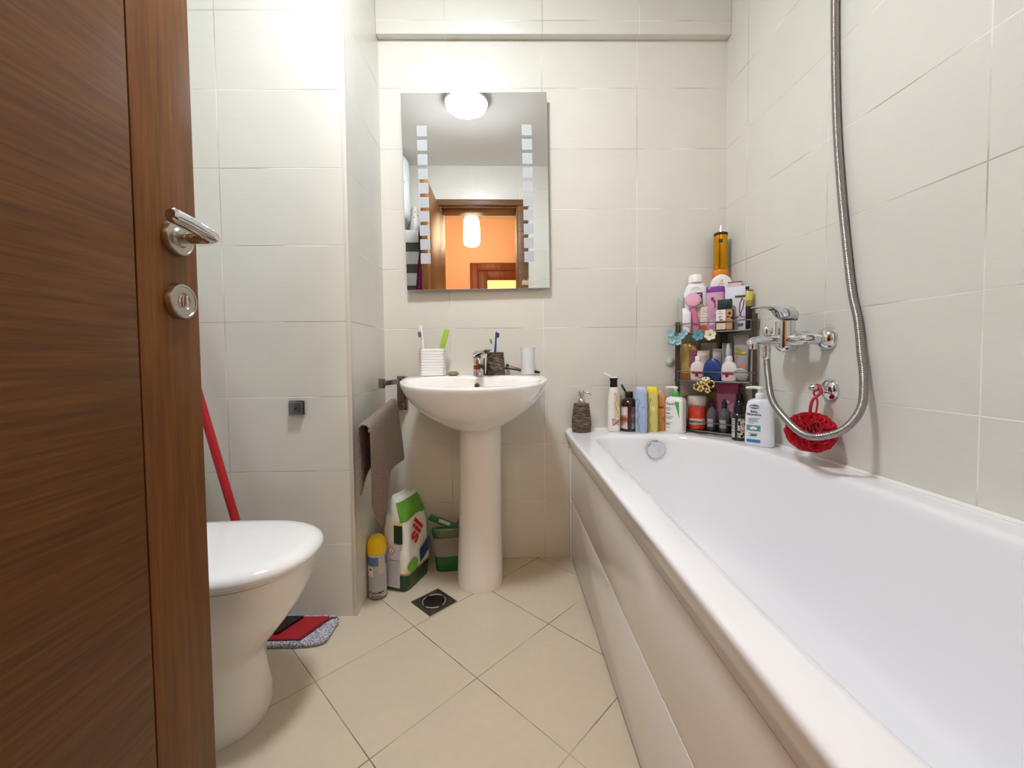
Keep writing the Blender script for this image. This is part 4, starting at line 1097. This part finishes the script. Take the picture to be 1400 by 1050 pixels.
obj('carton_body', box(-.0225, .0225, -.011, .011, 0, .104, .001), mat('#cbb7a0', .5), t4)
decal('label', sq(-.007, .021, .060, .099), M_labw, t4, .0225, .011, 40, .0005); decal('label', sq(-.007, .021, .032, .056), M_labw, t4, .0225, .011, 40, .0005)
decal('lettering', lines(-.004, .018, ((.09, 1), (.083, .8), (.076, .9), (.069, .6), (.047, .9), (.04, .7)), .0017), mat('#9a9690', .5), t4, .0225, .011, 40, .0010)
decal('print', oval_xz(NB(), .007, .018, .013, .010), mat('#d0632c', .45), t4, .0225, .011, 40, .0006)
t5 = bottle('talc_bottle', 'pink flowered bottle with flat purple cap in the top tier', 'bottle', (.834, 1.640, Z1), facing(.834, 1.64), [(0, .030, .013, 3.4), (.004, .0325, .0148, 3.4), (.157, .033, .015, 3.4)], mat('#d9a9c6', .35, vary=.12, bscale=45), G1)
obj('cap', loft([(.1573, .0335, .0155, 3.6), (.160, .034, .0158, 3.6), (.178, .0335, .0155, 3.6), (.180, .032, .014, 3.4)], 40), mat('#7c3da0', .3), t5)
bm = NB(); oval_xz(bm, -.010, .130, .006, .008); oval_xz(bm, -.003, .120, .005, .006); stroke_xz(bm, [(-.004, .118), (.0, .105), (-.002, .095)], .004)
decal('print', bm, mat('#8f2d63', .4), t5, .0332, .0151, 3.4, .0006)
bm = NB(); oval_xz(bm, .012, .075, .012, .009); oval_xz(bm, -.012, .035, .009, .01); oval_xz(bm, .004, .045, .006, .006)
decal('print', bm, mat('#ecd3e2', .4), t5, .0332, .0151, 3.4, .0006)
t6 = thing('labelled_jar', 'dark jar with white front label and leopard spotted side in the top tier', 'jar', (.8405, 1.5775, Z1), RO, G1)
obj('jar_body', box(-.031, .031, -.0125, .0125, 0, .082, .004), mat('#2b2325', .3, vary=.05), t6)
obj('jar_lid', loft([(.0822, .023, .012, 4), (.084, .0255, .0125, 4), (.118, .0255, .0125, 4), (.121, .0235, .011, 4)], 36), mat('#22332f', .25), t6)
decal('label', sq(-.0285, .006, .034, .081), M_labw, t6, .031, .0125, 40, .0006)
decal('lettering', lines(-.020, -.001, ((.073, .5), (.065, .9), (.054, .8), (.049, .6)), .0022), mat('#5a5a5a', .5), t6, .031, .0125, 40, .0012)
decal('lettering', lines(-.016, -.004, ((.040, 1),), .004), M_black, t6, .031, .0125, 40, .0012)
decal('label', sq(-.027, .006, .005, .030), mat('#d9ccb0', .5), t6, .031, .0125, 40, .0006)
m, nt, b = newmat('leopard'); tc = nt.nodes.new('ShaderNodeTexCoord'); v = nt.nodes.new('ShaderNodeTexVoronoi'); v.inputs['Scale'].default_value = 62
nt.links.new(tc.outputs['Object'], v.inputs['Vector']); cr = nt.nodes.new('ShaderNodeValToRGB'); cr.color_ramp.interpolation = 'CONSTANT'; e = cr.color_ramp.elements
e[0].color = lin('#2a1c18'); e[1].position = .36; e[1].color = lin('#c08a66'); nt.links.new(v.outputs['Distance'], cr.inputs['Fac']); nt.links.new(cr.outputs['Color'], b.inputs['Base Color']); b.inputs['Roughness'].default_value = .4
decal('spotted_label', sq(.007, .030, .004, .081), m, t6, .031, .0125, 40, .0006)
t7 = thing('sachet', 'white flat sachet with dark red script letter standing in the top tier', 'sachet', (.888, 1.582, Z1), RO, G1)
L = []
for z, w, t in ((0, .040, .006), (.02, .041, .0065), (.09, .0415, .006), (.155, .0415, .0025), (.172, .0415, .0012)):
    L.append(sell(w, t, 6, z, seg=40))
obj('sachet_body', add_loops(NB(), L), mat('#e7e6ee', .3), t7)
bm = NB(); stroke_xz(bm, [(-.008, .045), (.012, .055), (.024, .085), (.028, .115), (.022, .125), (.014, .105), (.012, .075), (.020, .052), (.038, .050)], .0032)
decal('script_mark', bm, mat('#7c1f42', .4), t7, .0415, .0068, 6, .0006)
decal('lettering', lines(-.004, .034, ((.128, 1),), .007), mat('#43444c', .5), t7, .0415, .0060, 6, .0012)
decal('lettering', lines(.008, .036, ((.038, 1), (.022, .7), (.016, .6)), .005), mat('#6a6a72', .5), t7, .0415, .0068, 6, .0006)
t8 = bottle('cream_tube', 'yellow and black slim tube at the right end of the top tier', 'tube', (.907, 1.5315, Z1), facing(.907, 1.53), [(0, .0105, .0105, 2), (.004, .0115, .0115, 2), (.075, .0115, .0115, 2), (.145, .0125, .005, 3), (.150, .0125, .002, 3)],
            band_material('tube_print', [(-.01, '#191713'), (.088, '#8d8328'), (.110, '#c4ba4a'), (.145, '#3a3513')], rough=.3), G1, 'tube_body')
obj('fold', box(-.013, .0, -.004, .004, .151, .164, .001), M_black, t8)
t9 = bottle('spray_bottle', 'white bottle with flat orange cap carrying the gold pump bottle', 'bottle', (.8845, 1.699, Z1), facing(.885, 1.7), [(0, .025, .025, 2), (.004, .0275, .0275, 2), (.21, .0275, .0275, 2), (.228, .026, .026, 2)], mat('#e9e4de', .35), G1)
cap(t9, [(.0285, .2285), (.030, .231), (.030, .254), (.0285, .2575), (.004, .258)], mat('#e8862b', .35))
t10 = bottle('gold_pump_bottle', 'shiny gold cylinder pump bottle standing highest in the corner', 'bottle', (.8855, 1.699, Z1+.2588), facing(.886, 1.7), [(0, .024, .024, 2), (.003, .0262, .0262, 2), (.140, .0262, .0262, 2)], mat('#d8a021', .22, metal=.9), G1)
cap(t10, [(.0268, .1403), (.0272, .143), (.0268, .151), (.0225, .1535), (.006, .1545)], mat('#4b2f14', .25, metal=.5), part='collar')
cap(t10, [(.0075, .155), (.0065, .160), (.0035, .178), (.0025, .186), (.0005, .187)], mat('#e9e7e3', .2, metal=.4), part='nozzle')
decal('label', sq(-.009, .007, .107, .123), mat('#3a2a14', .4), t10, .0262, .0262, 2, .0005)
t11 = bottle('cream_bottle', 'white round shouldered bottle with gold squiggle under the orange cap', 'bottle', (.866, 1.656, Z1), facing(.86, 1.66), [(0, .034, .009, 3), (.004, .038, .0105, 3), (.17, .041, .011, 3), (.20, .039, .011, 2.6), (.218, .031, .010, 2.3), (.229, .018, .008, 2), (.233, .006, .004, 2)], mat('#ece8e2', .3), G1)
bm = NB(); stroke_xz(bm, [(-.012, .186), (-.004, .194), (.0, .206), (.006, .211), (.004, .200), (.001, .188), (.010, .196)], .0018); decal('print', bm, mat('#caa15a', .4), t11, .040, .011, 2.6, .0008)
t12 = thing('pink_carton', 'small pink carton with dark red top edge behind the white sachet', 'carton', (.9025, 1.619, Z1), RO+.1, G1)
obj('carton_body', box(-.0235, .0235, -.008, .008, 0, .192, .001), mat('#d3b6bd', .4), t12); obj('carton_flap', box(-.024, .024, -.0085, .0085, .1922, .196, .001), mat('#6b2630', .4), t12)

# --- middle tier
m1 = bottle('shower_oil', 'amber yellow bottle with purple label at the left of the middle tier', 'bottle', (.762, 1.714, Z2), facing(.762, 1.714), [(0, .030, .014, 3.4), (.004, .0325, .0155, 3.4), (.135, .032, .0155, 3.2), (.150, .026, .013, 2.6), (.156, .014, .011, 2)], mat('#b79f5c', .15, coat=.3), G2)
decal('label', sq(.0, .0305, .052, .125), mat('#8d4f6c', .4), m1, .0325, .0155, 3.4, .0006)
decal('label', sq(-.031, .026, .030, .038), mat('#d8b86a', .4), m1, .0325, .0155, 3.4, .0006)
decal('label', sq(-.031, .020, .0, .028), mat('#a0632c', .4), m1, .0325, .0155, 3.4, .0007)
def crimp_tube(name, label, x, y, w, h, hexs, capw=.6, rot=None, d=.013, g=G2, caph='#e8e6e2', z=Z2):
    t = thing(name, label, 'tube', (x, y, z), facing(x, y) if rot is None else rot, g)
    obj('cap', lathe([(w*capw*.92, 0), (w*capw, .003), (w*capw*.96, .022), (w*capw*.9, .0235)], 28), mat(caph, .35), t)
    obj('tube_body', loft([(.0238, w*.70, d, 2), (.03, w*.84, d*1.0, 2), (.05, w*.9, d*1.05, 2.2), (h*.6, w*.95, d*.8, 2.4), (h-.014, w, .0032, 4), (h-.0135, w, .0014, 4), (h, w, .0013, 4)], 36), mat(hexs, .35), t)
    return t
crimp_tube('cream_tube', 'taupe crimped tube tallest at the back of the middle tier', .842, 1.704, .0305, .154, '#c3b5a8')
crimp_tube('cream_tube', 'cream white crimped tube behind the left white bottle, middle tier', .808, 1.688, .026, .122, '#ece3da')
m4 = crimp_tube('cream_tube', 'short pearly white tube behind the navy pot, middle tier', .852, 1.652, .0185, .128, '#d5cfdb', .8)
m5 = crimp_tube('cream_tube', 'silver blue pointed tube behind the right white bottle, middle tier', .868, 1.610, .0175, .149, '#c3ccd2', .7)
decal('print', poly_xz(NB(), [(-.014, .070), (.014, .135), (.015, .147), (-.015, .147)]), mat('#6f7672', .4), m5, .0175, .0125, 2.4, .0012)
m6 = crimp_tube('cream_tube', 'grey tube with yellow green and peach flower print, right end of middle tier', .8985, 1.565, .0265, .179, '#aaa4ab', .75, RO, .009)
bm = NB(); oval_xz(bm, -.012, .120, .010, .012); oval_xz(bm, .002, .112, .012, .008); oval_xz(bm, -.018, .108, .006, .008); decal('print', bm, mat('#8f9c46', .4), m6, .0262, .0092, 2.4, .0012)
bm = NB(); oval_xz(bm, .008, .055, .010, .012); oval_xz(bm, -.018, .096, .006, .008); decal('print', bm, mat('#dc8d74', .4), m6, .0262, .0092, 2.4, .0012)
bm = NB(); oval_xz(bm, .012, .110, .009, .005); decal('print', bm, mat('#d3c15a', .4), m6, .0262, .0092, 2.4, .0014)
def roundbottle(label, x, y, rot):
    t = bottle('medicine_bottle', label, 'bottle', (x, y, Z2), rot, [(0, .024, .0115, 3), (.004, .028, .0135, 3), (.045, .0285, .014, 3), (.062, .026, .0135, 2.6), (.073, .018, .012, 2.2), (.077, .0105, .0105, 2)], mat('#ecdfdd', .3, coat=.2), G2)
    cap(t, [(.0108, .0772), (.0115, .079), (.011, .096), (.009, .0985)], mat('#f1eceb', .35))
    decal('label', sq(-.022, .022, .0265, .0335), mat('#a82745', .4), t, .0287, .0142, 3, .0005)
    decal('label', sq(-.010, .002, .0155, .0345), mat('#93203c', .4), t, .0287, .0142, 3, .0009)
    decal('label', sq(.003, .016, .015, .026), mat('#eec7cc', .4), t, .0287, .0142, 3, .0008)
    return t
roundbottle('white round bottle with red label left of the navy pot', .7755, 1.6615, facing(.776, 1.66))
m8 = roundbottle('white bottle with red label and clear pointed dropper right of the navy pot', .8555, 1.5705, RO)
obj('dropper', lathe([(.008, .0988), (.010, .104), (.0085, .118), (.006, .140), (.0035, .146)], 20, Matrix.Translation((-.004, 0, 0))), mat('#dfe6ea', .2, trans=.3, ior=1.3), m8)
m9 = thing('face_cream_pot', 'navy blue dome shaped pot in the middle of the middle tier', 'pot', (.812, 1.6145, Z2), RO, G2)
obj('pot_body', loft([(0, .032, .013, 3), (.004, .0345, .015, 3), (.045, .0350, .0155, 3), (.066, .0315, .0145, 2.5), (.080, .0225, .012, 2.2), (.088, .011, .008, 2), (.0895, .003, .003, 2)], 44), mat('#1d3a78', .35, coat=.2), m9)
m10 = link_mesh('soap_dish', lathe([(.0265, 0), (.0275, .002), (.024, .006), (.012, .0035), (.002, .003)], 36, Matrix.Rotation(-1.05, 4, 'X')), mat('#e3e2dd', .25))
tag(place(m10, (.879, 1.537, Z2+.0275), RO+.2), 'small round white dish leaning at the front right of the middle tier', 'dish')
m10.location.z = Z2 + .0262

# --- bottom tier
l1 = thing('scrub_jar', 'red orange jar with pale lid at the left of the bottom tier', 'jar', (.7795, 1.6745, Z3), facing(.78, 1.67), G3)
obj('jar_body', lathe([(.031, 0), (.0335, .003), (.0345, .01), (.0340, .055), (.0325, .060), (.0342, .065), (.0342, .088), (.0335, .098), (.033, .102)], 44), mat('#d4452c', .22, coat=.3), l1)
obj('jar_lid', lathe([(.0345, .1022), (.036, .104), (.0362, .128), (.0335, .136), (.004, .1375)], 44), mat('#cfc5b2', .3), l1)
bm = NB()
for k in range(16):
    a = 2*pi*k/16
    bmesh.ops.create_icosphere(bm, subdivisions=2, radius=.0050, matrix=Matrix.Translation((.0335*cos(a), .0335*sin(a), .0975)) @ Matrix.Scale(.5, 4, (cos(a), sin(a), 0)))
obj('beaded_trim', bm, mat('#8d7f80', .4), l1)
decal('label', sq(-.030, .030, .022, .046), band_material('jar_label', [(0, '#d9d0c0'), (.030, '#8f8c84'), (.037, '#e2cdb8')], rough=.4, noise=.012, nscale=70), l1, .0347, .0347, 2, .0005)
l2 = link_mesh('round_lid', lathe([(.066, 0), (.068, .004), (.067, .006), (.05, .008), (.004, .009)], 48, Matrix.Rotation(pi/2-.06, 4, 'X')), mat('#b9b3a4', .2, trans=.25, ior=1.25))
tag(place(l2, (.778, 1.737, Z3+.0685), 0), 'large clear round lid standing on edge against the back wall', 'lid')
l3 = bottle('brown_jar', 'brown amber jar at the back of the bottom tier', 'jar', (.876, 1.700, Z3), 0, [(0, .027, .027, 2), (.004, .0295, .0295, 2), (.13, .0295, .0295, 2), (.15, .026, .026, 2)], mat('#9a6a34', .25, coat=.3), G3, 'jar_body')
cap(l3, [(.0275, .1503), (.029, .153), (.0285, .174), (.004, .176)], mat('#6d4a26', .35))
l4 = thing('refill_pouch', 'pink pouch with flower print standing at the back of the bottom tier', 'pouch', (.8765, 1.622, Z3), RO, G3)
L = []
for z, w, t in ((0, .036, .010), (.006, .038, .012), (.08, .040, .011), (.15, .041, .005), (.184, .041, .002), (.192, .041, .0015)):
    L.append(crumple(sell(w, t, 4, z, seg=44), .0006, 80, .3))
obj('pouch_body', add_loops(NB(), L), band_material('pink_pouch', [(-.01, '#b0729c'), (.06, '#c07aa0'), (.150, '#a83c6c'), (.172, '#b84a78')], rough=.3, noise=.02, nscale=40), l4)
bm = NB()
for q, (x, z) in enumerate(((-.012, .10), (.006, .118), (.014, .085), (-.004, .07), (.018, .06))): oval_xz(bm, x, z, .008, .007)
decal('print', bm, mat('#dbb9d6', .4), l4, .0405, .012, 4, .0012)
def dark_clear(label, x, y, r):
    t = bottle('clear_bottle', label, 'bottle', (x, y, Z3), facing(x, y), [(0, r-.003, r-.003, 2), (.003, r, r, 2), (.068, r, r, 2), (.082, r*.8, r*.8, 2), (.092, r*.42, r*.42, 2), (.096, r*.4, r*.4, 2)], mat('#6e6a6c', .05, coat=.6, trans=.35, ior=1.4), G3)
    cap(t, [(.0095, .0965), (.0105, .099), (.010, .118), (.006, .122), (.0055, .130), (.003, .131)], mat('#2a2326', .3))
    decal('label', sq(-r*.75, r*.25, .018, .050), mat('#a4a8ab', .4), t, r+.0003, r+.0003, 2, .0006)
    return t
dark_clear('clear grey bottle with dark cap next to the red jar, bottom tier', .8185, 1.630, .0200)
dark_clear('clear grey bottle with dark cap in front of the pink pouch, bottom tier', .8480, 1.5895, .0215)
l7 = bottle('tonic_bottle', 'black round shouldered bottle at the right back of the bottom tier', 'bottle', (.9025, 1.5815, Z3), 0, [(0, .0165, .0165, 2), (.003, .018, .018, 2), (.10, .018, .018, 2), (.125, .012, .012, 2), (.128, .009, .009, 2)], mat('#17131a', .15, coat=.4), G3)
cap(l7, [(.0095, .1283), (.011, .130), (.0105, .150), (.009, .152)], M_black)
l8 = thing('cream_jar', 'low brown jar with wide black lid at the front right of the bottom tier', 'jar', (.8790, 1.5490, Z3), RO, G3)
obj('jar_body', lathe([(.018, 0), (.0205, .003), (.0205, .040), (.018, .043)], 36), mat('#5d4438', .25, coat=.3), l8)
obj('jar_lid', lathe([(.0205, .0433), (.0215, .045), (.0215, .066), (.0195, .069), (.003, .0695)], 36), M_black, l8)

# --- flower clips on the shelf front
def flower(name, label, loc, rot, r, npet, pet_m, core_m, cup=.35, grp='flower clips on the shelf front', tilt=0.):
    t = thing(name, label, 'flower clip', loc, rot, grp); t.rotation_euler = (tilt, 0, rot)
    bm = NB()
    for k in range(npet):
        a = 2*pi*k/npet + .3
        secs = []
        for f, w, d in ((.10, .10, .0), (.35, .30, .06), (.62, .40, .10), (.85, .32, .16), (1.0, .08, .24)):
            c = Vector((f*r*cos(a), -d*r*cup*2-.002, f*r*sin(a))); tt = Vector((-sin(a), 0, cos(a)))*w*r
            up = Vector((0, -.0011, 0))
            secs.append([c-tt+Vector((0, -.12*r, 0))*w*2, c-tt*.5, c, c+tt*.5, c+tt+Vector((0, -.12*r, 0))*w*2, c+tt*.5-up, c-up, c-tt*.5-up])
        add_loops(bm, secs)
    obj('petals', bm, pet_m, t, smooth=80)
    bm = NB(); bmesh.ops.create_icosphere(bm, subdivisions=2, radius=r*.2, matrix=Matrix.Translation((0, -.005, 0)) @ Matrix.Scale(.6, 4, (0, 1, 0)))
    obj('flower_centre', bm, core_m, t)
    obj('clip', box(-.004, .004, -.0015, .004, -.010, .010, .001), mat('#3a3a38', .4), t)
    return t
E_ = A - Nn*.0145
M_blue = mat('#9fc8d0', .6, vary=.12, bscale=120); M_teal = mat('#62a3b1', .6, vary=.15, bscale=120); M_ivory = mat('#efe6cf', .6, vary=.05, bscale=100)
def onfront(px_u, out=0.): p = A + U*px_u - Nn*(.0145+out); return p
p = onfront(.084); flower('flower_clip', 'teal blue flower clip with green centre left of the ivory flower', (p.x, p.y, .9575), RO+.3, .0225, 6, M_teal, mat('#6f8f3f', .6))
p = onfront(.130); flower('flower_clip', 'ivory white flower clip with yellow centre on the top tier edge', (p.x, p.y, .9565), RO+.3, .0225, 6, M_ivory, mat('#c99a1f', .6))
p = onfront(.000, .012)
hy = thing('flower_clip', 'large pale blue ruffled flower clip hanging from the top left shelf corner', 'flower clip', (p.x, p.y, .951), RO+.45, 'flower clips on the shelf front')
rnd = random.Random(21)
bm = NB()
for k in range(13):
    cx = rnd.uniform(-.030, .030); cz = rnd.uniform(-.022, .024) - .25*cx*0; cy = rnd.uniform(-.010, .0)
    cz += .18*cx
    for q in range(5):
        a = 2*pi*q/5 + k
        secs = []
        for f, w in ((.1, .1), (.5, .42), (.85, .4), (1., .1)):
            c = Vector((cx+f*.0145*cos(a), cy-.004*f*f-.001, cz+f*.0145*sin(a))); tt = Vector((-sin(a), 0, cos(a)))*w*.0145; up = Vector((0, -.0008, 0))
            secs.append([c-tt+Vector((0, -.0016, 0)), c, c+tt+Vector((0, -.0016, 0)), c-up])
        add_loops(bm, secs)
obj('petals', bm, M_blue, hy, smooth=80); obj('clip', box(-.012, .012, .001, .005, -.010, .020, .001), mat('#4a6a70', .4), hy)
p = onfront(.112, .004)
gd = thing('hair_clip', 'gold filigree flower hair clip hanging below the middle tier edge', 'hair clip', (p.x, p.y, .758), RO+.3)
bm = NB(); rnd = random.Random(2)
for k in range(7):
    cx, cz, r = ((-.028, -.008, .012), (-.012, .010, .013), (.006, .018, .012), (.022, .004, .014), (.004, -.008, .010), (-.014, -.016, .009), (.012, -.022, .008))[k]
    add_tube(bm, [(cx+r*cos(a), -.003*sin(2*a), cz+r*sin(a)) for a in [2*pi*i/22 for i in range(22)]], .0022, 8, closed=True)
    for q in range(5):
        a = 2*pi*q/5+k
        bmesh.ops.create_icosphere(bm, subdivisions=2, radius=.0048, matrix=Matrix.Translation((cx+r*.95*cos(a), -.003, cz+r*.95*sin(a))) @ Matrix.Scale(.55, 4, (0, 1, 0)))
obj('filigree', bm, mat('#d9c078', .25, metal=.75), gd)
bm = NB()
for cx, cz in ((-.012, .010), (.006, .018), (-.004, .024), (.014, .024)):
    bmesh.ops.create_icosphere(bm, subdivisions=2, radius=.0065, matrix=Matrix.Translation((cx, -.005, cz)))
obj('pearl_petals', bm, mat('#efe6c6', .3), gd)
obj('clip_bar', box(-.024, .024, .001, .004, .010, .016, .001), mat('#8a7a4a', .3, metal=.8), gd)

# ------------------------------------------------------------------ seen only in the mirror: the corner behind the open door
wh = thing('water_heater', 'white wall water heater behind the door, seen at the mirror edge', 'water heater', (-.93, .135, 1.905))
obj('heater_body', lathe([(.10, -.02), (.17, 0), (.195, .03), (.2, .07), (.2, .44), (.195, .47), (.17, .50), (.10, .515)], 48), mat('#e9ecef', .2, coat=.3), wh)
obj('thermometer', lathe([(.026, 0), (.026, .008), (.022, .012), (.004, .012)], 28, Matrix.Translation((.172, .10, .30)) @ Matrix.Rotation(radians(60), 4, 'Z') @ Matrix.Rotation(pi/2, 4, 'Y')), mat('#c9ccd0', .3), wh)
obj('bracket', box(-.06, .06, -.224, -.19, .2, .5), M_darkmetal, wh)
sh = thing('drawer_tower', 'slim white drawer tower behind the door, seen in the mirror', 'drawer tower', (-.765, -.01, 0))
obj('carcass', box(-.10, .082, -.075, .06, 0, 1.865, .003), mat('#5a534c', .6), sh)
for k in range(11): obj('drawer_front', box(-.102, .084, .061, .072, 1.77-.172*k, 1.87-.172*k, .004), mat('#e4e6e5', .3), sh)
vs_ = thing('pierced_vase', 'pale cone shaped ornament with holes standing on the drawer tower', 'ornament', (-.722, .00, 1.866))
obj('cone', lathe([(.046, 0), (.048, .008), (.040, .08), (.030, .15), (.028, .168), (.030, .18), (.024, .20), (.008, .206)], 32), mat('#cfcabf', .4), vs_)
bm = NB()
for k in range(16):
    a = 2*pi*(k*.618); z = .10+.09*(k/16)
    r = .0375-.012*(z-.1)/.09
    bmesh.ops.create_icosphere(bm, subdivisions=1, radius=.0045, matrix=Matrix.Translation((r*cos(a), r*sin(a), z)))
obj('pierced_holes', bm, mat('#3a3430', .7), vs_)
def robe():
    L = []
    for z, w, t in ((.0, .075, .020), (.15, .070, .022), (.35, .060, .020), (.52, .046, .018), (.62, .030, .015), (.66, .012, .010)):
        P = sell(w, t, 2.2, z, seg=40)
        for i, q in enumerate(P): q.y += .006*sin(i*1.9+z*4); q.x *= 1+.05*sin(i*1.3)
        L.append(P)
    return add_loops(NB(), L)
rb = link_mesh('bath_towel', robe(), mat('#8e2a62', .9, bump=.8, bscale=300), smooth=80)
tag(place(rb, (-.632, .135, 1.06), 0), 'magenta towel hanging behind the open door, seen in the mirror', 'towel')
hk3 = link_mesh('robe_hook', tube([(-.552, .135, 1.73), (-.59, .135, 1.725), (-.63, .135, 1.70), (-.645, .135, 1.72)], .006, 10), M_chrome)
tag(hk3, 'chrome hook on the back of the open door carrying the magenta towel', 'hook')

# ------------------------------------------------------------------ camera, world, render look
cam = bpy.data.cameras.new('camera'); co = bpy.data.objects.new('camera', cam); COL.objects.link(co)
F, SHY, YAW, PIT, ROL = 556.86, -16.48, .0153, .0371, .0100
cam.sensor_width = 36; cam.sensor_fit = 'HORIZONTAL'; cam.lens = 36*F/1400; cam.shift_y = SHY/1400; cam.clip_start = .01
fw = Vector((sin(YAW)*cos(PIT), cos(YAW)*cos(PIT), -sin(PIT)))
rt = Vector((cos(YAW), -sin(YAW), 0)); up = rt.cross(fw)
c_, s_ = cos(ROL), sin(ROL)
r2 = rt*c_ - up*s_; u2 = up*c_ + rt*s_
M = Matrix((r2, u2, -fw)).transposed().to_4x4(); M.translation = (-.0141, 0, .8772)
co.matrix_world = M
SC.camera = co
w = bpy.data.worlds.new('world'); SC.world = w; w.use_nodes = True
w.node_tree.nodes['Background'].inputs[0].default_value = (.02, .018, .016, 1)
vs = SC.view_settings
vs.view_transform = 'Standard'; vs.look = 'None'; vs.gamma = 1; vs.exposure = 0.0; vs.use_curve_mapping = False
SC.cycles.use_denoising = True
SC.cycles.max_bounces = 12; SC.cycles.diffuse_bounces = 6; SC.cycles.glossy_bounces = 6; SC.cycles.transmission_bounces = 6
SC.cycles.caustics_reflective = False; SC.cycles.caustics_refractive = False
SC.cycles.sample_clamp_indirect = 4
